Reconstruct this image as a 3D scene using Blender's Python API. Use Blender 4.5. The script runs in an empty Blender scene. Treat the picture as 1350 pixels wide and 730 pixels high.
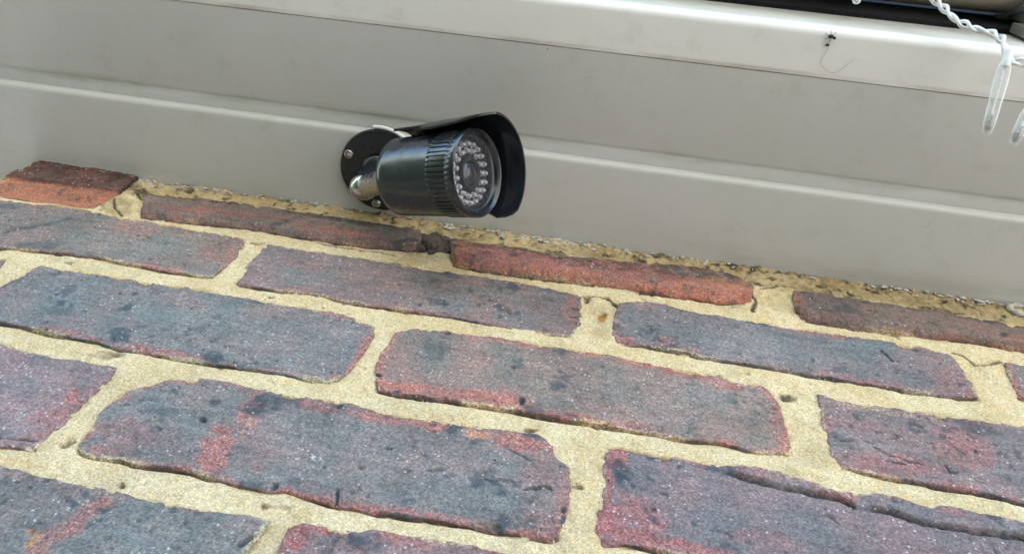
import bpy, bmesh, math, random
import numpy as np
from mathutils import Vector, Matrix
R = math.radians
random.seed(7)
SC = bpy.context.scene
COL = SC.collection

# ------------------------------------------------------------------ camera
cam_data = bpy.data.cameras.new('camera')
cam = bpy.data.objects.new('camera', cam_data)
COL.objects.link(cam)
cam_data.sensor_fit = 'HORIZONTAL'
cam_data.sensor_width = 36.0
cam_data.lens = 1020.42 / 1350 * 36.0
cam_data.clip_start = 0.01
cam_data.clip_end = 2000
CAM_ROT = Matrix(((0.98386538, -0.14833587, 0.10002685),
                  (-0.08279392, -0.87311485, -0.48043275),
                  (0.15860034, 0.46439953, -0.87130879)))
cam.matrix_world = Matrix.Translation((0.21849104, -0.23880304, -0.51022053)) @ CAM_ROT.to_4x4()
SC.camera = cam

# ------------------------------------------------------------------ sky, sun, exposure
SUN_EL, SUN_AZ = R(40), R(32)           # azimuth clockwise from +Y; the wall faces -Y, so the sun stands behind the house
world = bpy.data.worlds.new('World')
SC.world = world
world.use_nodes = True
wn = world.node_tree
sky = wn.nodes.new('ShaderNodeTexSky')
sky.sky_type = 'NISHITA'
sky.sun_disc = False
sky.sun_elevation = SUN_EL
sky.sun_rotation = SUN_AZ
bg = wn.nodes['Background']
bg.inputs['Strength'].default_value = 0.15
wn.links.new(sky.outputs[0], bg.inputs['Color'])
sun_data = bpy.data.lights.new('sun', 'SUN')
sun_data.energy = 5.0
sun_data.angle = R(0.5)
sun_data.color = (1.0, 0.95, 0.87)
sun = bpy.data.objects.new('sun', sun_data)
COL.objects.link(sun)
sd = Vector((math.sin(SUN_AZ) * math.cos(SUN_EL), math.cos(SUN_AZ) * math.cos(SUN_EL), math.sin(SUN_EL)))
sun.rotation_euler = sd.to_track_quat('Z', 'Y').to_euler()
SC.view_settings.view_transform = 'Standard'
SC.view_settings.look = 'None'
SC.view_settings.exposure = 2.55
SC.view_settings.gamma = 1.0

# ------------------------------------------------------------------ traced wall data: tenths of a millimetre (x, z) on the wall face
BRICKS = {
 'A0': ([[-2083, -56],[-1771, -53],[-1277, -127]],[[-1232, -360]],[[-2140, -727],[-1949, -700],[-1614, -689],[-1252, -681]],[], 0.001),
 'B0': ([[-1041, -428],[-455, -342],[61, -338],[561, -350],[963, -354]],[[1005, -453]],[[-890, -719],[-298, -652],[17, -656],[411, -668],[775, -640],[1018, -617]],[], 0.003),
 'C0': ([[1190, -424],[1407, -423],[1749, -428],[2015, -445],[2468, -400],[2784, -331],[3062, -342],[3234, -417]],[[3245, -498]],[[1292, -729],[1569, -737],[1880, -722],[2149, -710],[2571, -710],[2825, -690],[3033, -705],[3213, -609]],[[1239, -587]], 0.004),
 'D0': ([[3510, -428],[3737, -429],[4058, -430],[4375, -432],[4572, -459],[4926, -475],[5503, -493]],[],[[3520, -748],[3846, -760],[4179, -741],[4487, -712],[4685, -714],[4826, -724],[5515, -725]],[[3493, -594]], 0.003),
 'A1': ([[-2140, -766],[-1897, -769],[-1596, -755],[-1357, -736],[-1032, -765],[-671, -753],[-233, -787],[-89, -810]],[[-54, -937],[-39, -1171]],[[-2113, -1397],[-1603, -1390],[-1349, -1370],[-1205, -1354],[-1012, -1322],[-782, -1320],[-493, -1339],[-323, -1354],[-56, -1338]],[], 0),
 'B1': ([[48, -811],[333, -831],[668, -832],[924, -825],[1231, -844],[1434, -821],[1675, -817],[1898, -838],[2156, -867]],[[2165, -1089],[2169, -1194]],[[90, -1350],[287, -1364],[564, -1352],[859, -1371],[1310, -1348],[1618, -1359],[1815, -1368],[2022, -1372],[2121, -1360]],[[68, -1084]], 0),
 'C1': ([[2381, -894],[2545, -834],[2672, -843],[2857, -880],[3111, -877],[3383, -885],[3517, -862],[3765, -859],[4018, -863],[4200, -885],[4341, -894]],[[4381, -1057],[4378, -1236]],[[2377, -1349],[2493, -1340],[2711, -1339],[2851, -1354],[3178, -1352],[3275, -1347],[3495, -1358],[3752, -1359],[3990, -1371],[4193, -1357],[4360, -1332]],[[2370, -963],[2354, -1139],[2351, -1267]], 0),
 'D1': ([[4658, -908],[4977, -905],[5825, -866],[6661, -840]],[],[[4586, -1256],[4785, -1345],[5529, -1371],[6667, -1367]],[[4610, -1091]], 0),
 'Z2': ([[-2140, -1537],[-1787, -1527],[-1264, -1479]],[[-1245, -1533]],[[-2140, -2075],[-2022, -2072],[-1159, -2023]],[], 0),
 'A2': ([[-1058, -1503],[-830, -1488],[-505, -1491],[-256, -1469],[122, -1490],[452, -1504],[689, -1493],[877, -1514],[984, -1565],[1035, -1574]],[[1060, -1663],[1059, -1816],[1052, -1975],[1030, -2049]],[[-1030, -2097],[-842, -2087],[-740, -2095],[-564, -2111],[-341, -2120],[-121, -2142],[84, -2133],[315, -2136],[455, -2124],[724, -2122],[980, -2129]],[[-1061, -1640],[-1089, -1778]], 0),
 'B2': ([[1154, -1604],[1230, -1549],[1370, -1516],[1509, -1515],[1727, -1499],[1911, -1485],[2176, -1494],[2366, -1493],[2596, -1509],[2798, -1511],[2954, -1496],[3037, -1572],[3191, -1522]],[[3241, -1677],[3255, -1949]],[[1231, -2118],[1312, -2127],[1557, -2122],[1809, -2109],[1925, -2102],[2042, -2107],[2183, -2104],[2515, -2104],[2862, -2103],[3096, -2113],[3248, -2085]],[[1158, -1689],[1148, -1805],[1168, -1984]], 0),
 'C2': ([[3465, -1550],[3548, -1567],[3808, -1569],[4066, -1551],[4323, -1546],[4513, -1539],[4984, -1562],[5490, -1576]],[],[[3470, -2098],[3530, -2124],[3684, -2136],[3946, -2131],[4116, -2123],[4271, -2148],[4755, -2151],[5493, -2103]],[[3447, -1773],[3443, -2024]], 0),
 'A3': ([[-2117, -2308],[-1318, -2282],[-707, -2255],[-546, -2286],[-393, -2304],[-250, -2276],[-142, -2279],[-56, -2288]],[[-35, -2386],[-36, -2562],[-26, -2694],[-27, -2836]],[[-2115, -2840],[-917, -2895],[-397, -2907],[-178, -2915],[-114, -2898],[-37, -2898]],[], 0),
 'B3': ([[91, -2438],[185, -2375],[236, -2317],[377, -2252],[506, -2248],[654, -2264],[855, -2271],[1037, -2258],[1161, -2254],[1247, -2285],[1421, -2279],[1583, -2276],[1833, -2261],[1991, -2247],[2063, -2245],[2119, -2286]],[[2136, -2372],[2164, -2411],[2226, -2441],[2232, -2546],[2237, -2703],[2218, -2797]],[[136, -2853],[177, -2872],[327, -2863],[445, -2870],[646, -2852],[711, -2873],[874, -2891],[1007, -2894],[1071, -2869],[1126, -2882],[1303, -2894],[1460, -2894],[1584, -2885],[1731, -2878],[1820, -2869],[1974, -2877],[2082, -2875],[2216, -2863]],[[79, -2582],[86, -2653],[116, -2736],[113, -2809]], 0),
 'C3': ([[2376, -2246],[2446, -2222],[2510, -2238],[2683, -2241],[2843, -2247],[2981, -2243],[3157, -2239],[3281, -2268],[3352, -2299],[3468, -2299],[3573, -2273],[3761, -2260],[3809, -2285],[3929, -2274],[4110, -2290],[4214, -2291],[4441, -2312]],[],[[2392, -2848],[2516, -2819],[2637, -2825],[2769, -2821],[3008, -2811],[3586, -2817],[4441, -2840]],[[2359, -2382],[2380, -2570],[2362, -2664],[2364, -2787]], 0),
 'Z4': ([[-1041, -3047],[-430, -3029],[-93, -3022],[104, -3031],[289, -3033],[419, -3031],[572, -3041],[727, -3040],[903, -3035],[1018, -3023],[1082, -3032]],[[1083, -3088],[1061, -3204]],[[-1039, -3578],[-235, -3570],[406, -3574],[1013, -3576]],[], 0),
 'A4': ([[1164, -3052],[1200, -3020],[1267, -3015],[1403, -3014],[1560, -2981],[1757, -2984],[2117, -2972],[2703, -2988],[3264, -3046]],[],[[1210, -3578],[1953, -3577],[2684, -3577],[3263, -3577]],[[1170, -3144],[1184, -3289]], 0),
}
BRICK_MARKS = [
 ('k',-140.5,-104.7,0.0296,0.0256,0.16,-0.135,0.45), ('k',-124,-130.1,0.0607,0.0477,0.0584,-0.119,0.6), ('k',-88,-133.1,0.101,0.0662,0.0348,-0.17,0.6), ('b',-44.2,-103.3,0.0435,0.0215,0.00166,-0.0687,0.6),
 ('r',-82.8,-87.1,0.0627,0.0344,0.00172,-0.0804,0.45), ('r',-14.3,-104.5,0.0708,0.033,0.00719,-0.0553,0.4), ('r',-36.1,-134.7,0.0691,0.0323,-0.0222,-0.245,0.6), ('h',-51.4,-123.2,0.499,0.301,0.104,-0.315,1),
 ('h',-28.9,-123.2,1.01,0.565,0.157,-0.481,1), ('b',-103.8,-103.9,0.0382,0.0242,0.0104,-0.0797,0.35), ('k',-177,-85.8,0.0903,0.0672,0.0229,-0.174,0.5), ('h',-74.4,-109,0.644,0.406,0.149,-0.441,0.8),
 ('k',128.6,-86.8,0.0816,0.0108,-0.024,-0.207,0.7), ('r',145.2,-90.8,0.0942,0.0113,-0.00812,-0.174,0.35), ('b',139.5,-118.8,0.0725,0.00999,-0.00371,-0.0961,0.7), ('b',179.2,-128.1,0.0625,0.00395,-0.00364,-0.1,0.7),
 ('r',210.3,-106.3,0.166,0.0153,0.0128,-0.0421,0.7), ('k',199.1,-84.9,0.0873,0.00197,-0.0101,-0.205,0.6), ('b',53.7,-113.9,0.0346,0.0107,-0.000498,-0.0739,0.35), ('r',39.4,-103,0.0676,0.0222,-0.00121,-0.133,0.2),
 ('h',214.2,-120.2,0.556,0.0482,0.173,-0.578,1), ('k',155.6,-86.5,0.204,0.0383,0.0774,-0.244,0.5), ('r',242.3,-131.2,0.116,-0.00481,0.00462,-0.154,0.8), ('r',265.2,-127.7,0.146,-0.0085,0.0176,-0.137,0.6),
 ('k',271.3,-129.2,0.258,-0.0062,0.0606,-0.209,0.7), ('k',325.7,-87.8,0.0854,-0.0161,0.00615,-0.267,0.9), ('r',361.7,-88.6,0.0452,-0.0122,-0.0107,-0.212,0.8), ('r',426.3,-120.3,0.0825,-0.0489,-0.0407,-0.0358,0.55),
 ('b',320.3,-114.1,0.0194,-0.00382,-0.000463,-0.0651,0.45), ('r',371.4,-134.8,0.0356,-0.0109,-0.000579,-0.257,0.6), ('k',429.2,-123.8,0.357,-0.15,-0.0125,-0.307,0.9), ('r',291.6,-81.5,0.0361,-0.00484,-0.00303,-0.206,0.4),
 ('k',348.7,-99.2,0.0573,-0.014,-0.00397,-0.371,0.35), ('b',383.1,-101.6,0.039,-0.012,-0.000825,-0.0807,0.5), ('r',423.2,-96.6,0.11,-0.0617,-0.107,-0.0904,0.4), ('b',141.8,-174.2,0.0808,0.0137,0.00248,-0.0678,0.5),
 ('k',141.5,-172.8,0.11,0.0187,0.00367,-0.101,0.5), ('r',126.8,-207.5,0.144,0.028,-0.00269,-0.207,0.9), ('r',145.4,-206.9,0.0434,0.00709,0.00261,-0.184,0.9), ('r',175.8,-204.3,0.0438,0.00407,0.00205,-0.15,0.7),
 ('r',191.3,-150,0.0591,0.00303,0.00029,-0.219,0.7), ('k',210.4,-149.9,0.159,0.00348,0.00481,-0.146,0.95), ('o',226.2,-151.5,0.172,-0.00342,0.000445,-0.266,0.9), ('r',254.6,-150.9,0.053,-0.00411,0.000294,-0.191,0.9),
 ('r',280.2,-151.7,0.0549,-0.00713,0.000261,-0.15,0.9), ('r',298.5,-156.5,0.0895,-0.0203,-0.0216,-0.111,0.9), ('r',319.8,-158.9,0.0956,-0.0406,-0.076,-0.0929,0.8), ('r',321,-187.3,0.184,-0.0054,0.0301,-0.0569,0.35),
 ('h',185.3,-174.9,0.816,0.13,0.159,-0.563,1.6), ('h',194,-202.4,0.522,0.0781,0.0726,-0.267,2), ('k',200.1,-208.2,0.167,0.0137,0.0265,-0.21,0.9), ('r',117.3,-189.9,0.248,0.0516,-0.00106,-0.0588,0.5),
 ('h',118.9,-201.1,0.278,0.0894,0.139,-0.497,1.6), ('b',251,-181.1,0.0433,-0.0028,0.00292,-0.076,0.3), ('b',286,-178.1,0.0437,-0.00611,0.00289,-0.0759,0.3), ('k',251.7,-175,0.506,0.00809,0.103,-0.372,0.6),
 ('h',144.6,-154.2,0.384,0.0909,0.147,-0.5,0.9), ('k',180.4,-149.3,0.232,0.0374,0.0922,-0.315,0.6), ('k',252.2,-208.4,0.138,-0.0114,0.00641,-0.429,0.5), ('r',161.2,-171.6,0.0811,0.00953,0.000443,-0.0711,0.18),
 ('h',132.2,-211.1,0.368,0.109,0.145,-0.526,1.1), ('h',156.3,-210.2,0.651,0.157,0.219,-0.802,1.2), ('y',377.2,-160.5,0.033,-0.011,0.00139,-0.358,0.55), ('k',352.9,-154.6,0.285,-0.0691,0.0458,-0.359,0.9),
 ('k',410,-152.9,0.22,-0.087,0.000733,-0.35,0.9), ('k',424.3,-161.1,0.0898,-0.0439,-0.0231,-0.11,0.65), ('r',412.1,-180.9,0.0615,-0.0328,-0.0187,-0.0474,0.5), ('r',373.6,-203,0.0416,-0.0149,0.00174,-0.124,0.5),
 ('r',362.1,-176.4,0.0679,-0.0219,-0.00357,-0.152,0.2), ('h',417.3,-182.4,0.933,-0.325,0.183,-0.709,1.6), ('b',431.1,-187.2,0.0951,-0.0364,0.0156,-0.0611,0.3), ('r',382.7,-153.7,0.0435,-0.0148,0.000795,-0.349,0.5),
 ('k',372.1,-208.6,0.197,-0.0686,0.0158,-0.36,0.4), ('r',105.2,-183.3,0.328,0.0109,-0.0185,-0.0377,1), ('r',100.4,-207.6,0.139,0.0868,0.209,-0.183,0.7), ('r',8.7,-211.1,0.0306,0.0148,0.00476,-0.324,0.75),
 ('r',-44.5,-209.8,0.034,0.0201,-0.00379,-0.322,0.7), ('k',33.9,-208.1,0.154,0.0666,0.00822,-0.199,1), ('r',77.6,-151.9,0.075,0.0205,-0.00742,-0.26,0.65), ('k',31.7,-151,0.138,0.0531,0.00672,-0.209,0.75),
 ('k',-62.6,-191.8,0.0899,0.0649,0.053,-0.175,0.5), ('b',-75,-173.5,0.0437,0.0277,0.00234,-0.0664,0.5), ('b',-6.3,-173.9,0.0251,0.0119,0.000359,-0.0551,0.4), ('k',-108.6,-172.3,0.0889,0.099,0.151,-0.0344,0.6),
 ('h',-44.7,-164.9,0.718,0.462,0.116,-0.371,1), ('h',0.5,-168.5,0.738,0.407,0.179,-0.587,1), ('h',-75.2,-177,1.09,0.789,0.177,-0.57,1), ('h',-56.6,-209.7,0.583,0.431,0.196,-0.663,1.2),
 ('k',-38.9,-214.8,0.476,0.335,0.201,-0.689,0.8), ('h',10.2,-191.5,0.775,0.433,0.192,-0.65,0.7), ('r',53.9,-159.9,0.0377,0.0123,-0.00436,-0.167,0.2), ('r',-8.7,-161.7,0.0551,0.0253,-0.00335,-0.133,0.25),
 ('h',-20.8,-207.3,0.788,0.513,0.198,-0.677,1), ('r',-8.5,-255.2,0.239,0.104,-0.0308,-0.149,0.75), ('r',-9.8,-268,0.0679,0.0594,0.0678,-0.103,0.4), ('r',-4.3,-281.5,0.081,0.0542,0.0333,-0.266,0.3),
 ('h',-22.8,-237.6,0.838,0.591,0.218,-0.774,0.7), ('k',-41.2,-231.6,0.41,0.303,0.0846,-0.296,0.6), ('k',-21.7,-284.5,0.279,0.222,0.0855,-0.325,0.5), ('b',-33.1,-253,0.0656,0.0412,7.94e-06,-0.131,0.3),
 ('r',72,-245,0.176,0.0282,-0.0209,-0.0626,1), ('r',69.4,-272.4,0.126,0.0171,-0.0222,-0.0617,0.95), ('o',75,-251.5,0.273,0.13,0.0602,-0.226,0.7), ('k',75.3,-237.7,0.0832,0.0515,0.0667,-0.0936,1),
 ('k',86.2,-230.6,0.121,0.0397,0.00904,-0.199,0.7), ('k',52.6,-241.5,0.203,0.106,0.0656,-0.241,0.8), ('b',37.8,-254.2,0.0608,0.0288,0.00602,-0.123,0.55), ('h',53.2,-254,0.453,0.243,0.12,-0.449,2.2),
 ('k',34,-254,0.109,0.0527,0.016,-0.328,0.6), ('r',100.1,-232.2,0.0897,0.0255,0.00452,-0.229,0.7), ('k',111,-229.2,0.265,0.0962,0.091,-0.336,0.9), ('h',109,-229.8,0.663,0.244,0.114,-0.421,1.5),
 ('r',130,-232.3,0.0608,0.0135,0.0106,-0.23,0.85), ('r',156.2,-231,0.0814,0.0129,0.0106,-0.231,1), ('k',166.6,-231.6,0.211,0.0482,0.0473,-0.179,0.95), ('o',178.2,-231.9,0.108,0.0101,0.00537,-0.268,0.9),
 ('r',197,-232.5,0.0676,0.00242,-0.000806,-0.135,0.9), ('r',212.8,-233.7,0.177,-0.0688,-0.145,-0.165,0.85), ('k',203.3,-226.4,0.14,0.00444,0.00869,-0.46,0.8), ('k',177.2,-237.6,0.311,0.0638,0.0971,-0.372,0.7),
 ('k',199.6,-282.2,0.245,0.041,0.0448,-0.184,0.95), ('r',161.8,-286.8,0.071,0.0109,0.0161,-0.495,0.7), ('r',192.4,-287.2,0.136,0.00923,0.0165,-0.502,0.7), ('r',178.8,-285.2,0.0804,0.00849,0.0159,-0.494,0.6),
 ('k',93.7,-287.1,0.139,0.0482,0.0129,-0.402,0.8), ('h',102.1,-285.9,0.379,0.29,0.311,-0.325,2), ('r',221.4,-260.2,0.219,0.0135,0.00763,-0.0437,0.5), ('r',210.1,-248.7,0.0839,0.0106,0.0172,-0.0676,0.35),
 ('h',140.7,-251.4,0.464,0.172,0.298,-0.737,1.6), ('h',161.6,-260.5,0.49,0.127,0.262,-1.03,1), ('h',132.3,-266.1,0.595,0.125,0.00337,-0.88,1.2), ('h',117.3,-269.9,0.976,0.377,0.264,-1.03,1.2),
 ('k',147.4,-237.8,0.46,0.128,0.191,-0.725,0.8), ('r',27.5,-271.5,0.0567,0.0289,0.00305,-0.108,0.35), ('r',24.7,-282.5,0.0968,0.0516,0.00874,-0.286,0.5), ('k',109.3,-282.7,0.301,0.127,0.069,-0.275,0.6),
 ('h',74.7,-272.5,0.505,0.411,0.49,-0.465,1.2), ('r',90.5,-276.7,0.209,0.0979,0.0666,-0.261,0.35), ('w',110.1,-266.4,0.723,0.29,0.173,-0.673,0.9), ('w',114.6,-265.7,0.965,0.375,0.173,-0.673,0.9),
 ('r',215.5,-279.2,0.081,0.000213,0.00377,-0.121,0.35), ('h',221.8,-269.9,0.78,0.0792,0.0937,-0.382,1.2), ('h',222.1,-275.9,0.635,0.065,0.072,-0.296,1), ('r',85.4,-265.7,0.0949,0.0193,-0.0165,-0.0767,0.2),
 ('h',195.4,-258.7,0.497,0.0837,0.177,-0.701,0.7), ('h',119.1,-225.2,0.88,0.299,0.225,-0.831,0.8), ('b',198.3,-270.4,0.154,0.0255,0.0278,-0.112,0.35), ('h',208.3,-260.7,0.252,0.0339,0.179,-0.717,0.9),
 ('h',214.8,-259.5,0.51,-0.0358,-0.132,-1.09,0.9), ('b',181,-265.6,0.051,0.0048,0.00309,-0.111,0.25), ('r',242.1,-230.4,0.168,0.00701,0.0273,-0.106,1), ('r',238.3,-251.3,0.334,0.018,0.0117,-0.0469,1),
 ('r',241.9,-270.6,0.122,0.00571,0.022,-0.0901,1), ('r',250.2,-277,0.0658,-0.00862,-0.00886,-0.219,1), ('r',266.5,-277.5,0.0666,-0.00914,0.00847,-0.272,1), ('r',254.1,-265.5,0.0668,-0.0248,-0.0493,-0.0918,0.6),
 ('r',283.1,-279.1,0.0564,-0.0103,0.00874,-0.277,0.7), ('k',245.3,-243.7,0.228,0.00793,0.0344,-0.136,1), ('k',261.6,-227.4,0.145,-0.0175,-0.00285,-0.376,0.85), ('o',274.2,-224.7,0.132,-0.0183,0.00703,-0.374,0.9),
 ('k',289.3,-227.1,0.105,-0.0185,0.00738,-0.38,0.75), ('b',290.4,-263.1,0.0464,-0.00905,0.00319,-0.114,0.4), ('r',348.6,-230.9,0.38,-0.0837,0.0871,-0.351,1), ('r',341.9,-231.1,0.14,-0.0442,-0.00216,-0.326,0.6),
 ('k',276.4,-259.6,0.523,-0.0241,0.186,-0.761,0.8), ('b',300.5,-270.2,0.164,-0.0185,0.0591,-0.248,0.6), ('r',305.5,-266.5,0.0552,-0.0131,0.0045,-0.156,0.25), ('h',238.8,-227,0.441,0.211,0.917,-0.774,1),
 ('h',235.3,-239.8,0.971,0.0581,0.0843,-0.331,1.5), ('h',237.6,-262.9,1.03,0.0591,0.0789,-0.32,1.5), ('w',261.6,-229,0.576,-0.00356,0.247,-0.963,0.9), ('w',246.1,-247.4,0.996,0.033,0.262,-1.04,0.7),
 ('h',270.9,-230.7,0.427,0.0985,0.488,-0.623,0.7), ('b',373.8,-249.3,0.0549,-0.022,0.0046,-0.183,0.4), ('b',328.8,-255.9,0.0815,-0.0237,0.00394,-0.149,0.35), ('r',38.7,-318.1,0.212,-0.00375,-0.0332,-0.0662,0.85),
 ('r',33.7,-332.8,0.198,-0.0142,-0.0464,-0.0907,0.7), ('o',28.2,-331.5,0.148,0.257,0.258,-0.0467,0.8), ('r',42.2,-309.1,0.221,0.146,0.042,-0.17,0.6), ('b',68.5,-325.6,0.0609,0.0285,0.00667,-0.165,0.5),
 ('r',107.3,-314.1,0.235,0.0391,-0.0378,-0.213,0.7), ('k',32.7,-308.5,0.511,0.352,0.146,-0.586,0.9), ('h',103.9,-315.3,0.157,0.167,0.436,-0.297,1.4), ('k',-1.4,-307.9,0.218,0.25,0.312,-0.262,0.5),
 ('h',5.7,-318.9,0.338,0.393,0.54,-0.477,1), ('w',30.9,-315.2,0.779,0.552,0.239,-0.973,0.9), ('k',27.7,-324.8,0.0758,0.0693,0.117,-0.211,0.2), ('r',121.5,-308.7,0.204,0.025,-0.0295,-0.16,1),
 ('k',147.1,-304.9,0.11,0.0291,0.0237,-0.191,0.85), ('r',164,-300.5,0.0831,0.0128,0.0119,-0.334,0.5), ('h',137.1,-304.6,0.65,0.238,0.205,-0.851,1.2), ('h',140.6,-301.4,1.08,0.379,0.304,-1.26,1.2),
 ('w',131.5,-308.3,0.654,0.254,0.155,-0.648,0.4), ('k',-47,-31.8,0.0134,0.00624,0.0204,-0.154,0.8), ('k',39.2,-34.2,0.0181,0.00528,-0.00293,-0.12,0.8), ('r',-35.8,-54,0.0165,0.0075,0.0155,-0.169,0.5),
 ('r',47.5,-57,0.0209,0.00604,-0.00352,-0.182,0.55), ('k',84.2,-36.8,0.061,0.0178,0.0384,-0.112,0.6), ('o',130.8,-51.7,0.136,0.0298,0.0257,-0.0772,1), ('r',147,-54.5,0.0649,0.00714,-0.00479,-0.0835,1),
 ('r',188.1,-53.5,0.0282,0.00136,-0.00212,-0.102,0.95), ('r',243.7,-51,0.0251,-0.000956,0.00191,-0.115,0.9), ('o',305.8,-50.5,0.0489,-0.00584,0.0137,-0.105,0.9), ('r',263.7,-54.3,0.034,-0.00246,0.00268,-0.156,0.9),
 ('k',289.6,-28.5,0.0328,-0.00416,-0.00824,-0.122,0.75), ('k',175.7,-38,0.0274,0.00163,-0.0136,-0.218,0.5), ('k',402.2,-39.9,0.0191,-0.00589,-0.00325,-0.129,0.6), ('k',472.3,-43,0.0362,-0.0157,-0.0087,-0.13,0.6),
 ('r',352.2,-55.3,0.299,-0.0478,0.0222,-0.0724,0.8), ('r',372.4,-68.3,0.0437,-0.0119,-0.00362,-0.199,0.4), ('k',474,-63.5,0.279,-0.105,0.111,-0.381,0.9), ('r',480,-65.2,0.0568,-0.0259,-0.00487,-0.251,0.5),
]
MORTAR_MARKS = [
 ('h',42.8,-299.4,0.754,0.482,0.188,-0.751,1.5), ('d',42.8,-299.4,0.603,0.386,0.141,-0.563,1), ('h',6.2,-282.3,0.173,0.164,0.205,-0.232,1.4), ('d',6.2,-282.3,0.185,0.175,0.246,-0.279,0.9),
 ('d',202,-221.7,0.304,0.0418,0.117,-0.441,0.9), ('d',201.1,-223.1,0.549,0.0769,0.156,-0.591,0.9), ('h',202,-222.3,0.392,0.0538,0.156,-0.589,0.6), ('d',103.5,-295.6,0.453,0.355,0.401,-0.43,1),
 ('h',103.4,-296.1,0.544,0.427,0.536,-0.575,1), ('d',109.1,-295.9,0.223,0.0978,0.194,-0.787,0.4), ('h',226.8,-254.1,0.295,-0.0666,-0.263,-0.675,1.2), ('d',226.8,-254.1,0.295,-0.0666,-0.263,-0.675,0.8),
 ('w',257.3,-213.4,0.198,0.000799,0.0667,-0.254,0.8), ('w',-10.2,-289.5,0.322,0.202,0.00403,-0.396,0.9), ('w',154.9,-294.7,0.4,0.122,0.149,-0.614,0.5), ('d',36.9,-144.1,0.538,0.242,0.114,-0.366,1),
 ('h',36.9,-144.1,0.538,0.242,0.136,-0.439,1), ('d',-15,-219.3,0.11,0.0724,0.0589,-0.205,0.7), ('h',-12.9,-219.4,0.304,0.198,0.103,-0.36,1), ('d',229.3,-108.7,0.313,0.0177,0.0563,-0.187,1),
 ('o',229.3,-108.7,0.313,0.0177,0.0563,-0.187,1), ('h',229.1,-105.1,0.435,0.0246,0.112,-0.368,1.4), ('d',229.8,-118.2,0.186,0.0105,0.0157,-0.0528,0.3), ('k',330.6,-160.6,0.215,-0.0531,-0.00791,-0.281,0.8),
 ('h',331.4,-160.4,0.209,-0.0213,0.157,-0.381,2), ('h',218.2,-89.8,0.421,0.0314,0.0641,-0.207,1.6), ('k',218.3,-90.7,0.528,0.0393,0.0642,-0.208,0.8), ('h',-0.2,-82.8,0.238,0.111,0.115,-0.342,1.2),
 ('k',-0.2,-82.8,0.212,0.099,0.115,-0.342,0.7), ('d',41.2,-214.3,0.412,0.212,0.0836,-0.295,1), ('r',40.6,-213.1,0.411,0.212,0.0832,-0.293,0.9), ('d',311.5,-67.8,0.211,-0.0194,0.0394,-0.128,0.6),
 ('k',322.4,-68.3,0.529,-0.0589,0.0635,-0.208,0.7), ('h',322.4,-68.3,0.529,-0.0589,0.0635,-0.208,1.2), ('d',408.6,-75.6,0.371,-0.0986,0.112,-0.379,1), ('k',418.1,-89.1,0.232,-0.0864,-0.0183,-0.357,0.7),
 ('d',-112.9,-61.3,0.0883,0.057,0.0165,-0.0456,0.5), ('k',-113.6,-32.9,0.105,0.0471,-0.0432,-0.123,0.8), ('k',-123.6,-62.4,0.352,0.235,0.0439,-0.121,0.6), ('o',-155.8,-76.8,0.0298,0.0213,0.0437,-0.202,0.7),
 ('k',-180.7,-66.5,0.0584,0.0424,0.0269,-0.204,0.8), ('w',-123.6,-11.7,0.118,0.0674,0.0234,-0.176,0.8), ('w',-110.7,-18,0.0419,0.0216,-0.0126,-0.2,0.5), ('d',96.1,-50.2,0.0626,0.0174,0.0232,-0.0686,0.6),
 ('w',272.3,-219.4,0.471,-0.0149,0.16,-0.619,0.6), ('w',261.6,-68.4,0.209,-0.0147,0.00639,-0.327,0.8), ('k',-93.3,-141.1,0.253,0.18,0.106,-0.325,0.6), ('d',-102.4,-138.9,0.1,0.0728,0.0528,-0.16,0.2),
 ('k',149.9,-69.3,0.396,0.0761,0.0742,-0.229,0.8), ('h',310.6,-144.6,0.61,-0.0638,0.193,-0.688,0.8), ('d',310.6,-144.6,0.61,-0.0638,0.193,-0.688,0.8), ('d',80,-139.8,0.725,0.261,0.172,-0.56,0.8),
 ('d',68.7,-147.6,0.732,0.285,0.174,-0.572,0.8), ('d',269.8,-207.3,0.343,-0.00853,0.23,-0.875,0.4), ('w',172.9,-18,0.0309,0.00192,-0.014,-0.204,0.9), ('w',199.5,-12.8,0.0372,0.00128,0.00162,-0.161,0.9),
 ('w',117.2,-14.9,0.0895,0.0204,0.065,-0.187,0.8), ('w',280,-9.4,0.0272,-0.00253,0.00196,-0.202,0.8), ('w',306.8,-4.2,0.0476,-0.00675,-0.00873,-0.265,0.8), ('w',452.2,-1.3,0.0286,-0.0103,0.000996,-0.116,1),
 ('w',480.9,-5.3,0.0407,-0.0169,-0.00557,-0.163,0.9), ('w',-76.2,-9.6,0.0279,0.0127,-0.0129,-0.196,0.8), ('w',-100.6,-9.4,0.0277,0.0139,-0.00555,-0.191,0.9), ('w',-40.7,-8.8,0.0283,0.0113,-0.0174,-0.261,0.6),
 ('w',-179.9,-10.5,0.0405,0.0267,0.0183,-0.138,0.6), ('w',-159.8,-12.6,0.0327,0.0193,-0.0125,-0.196,0.9), ('w',1.7,-11.2,0.0288,0.0098,-0.0076,-0.26,0.3),
]
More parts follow.
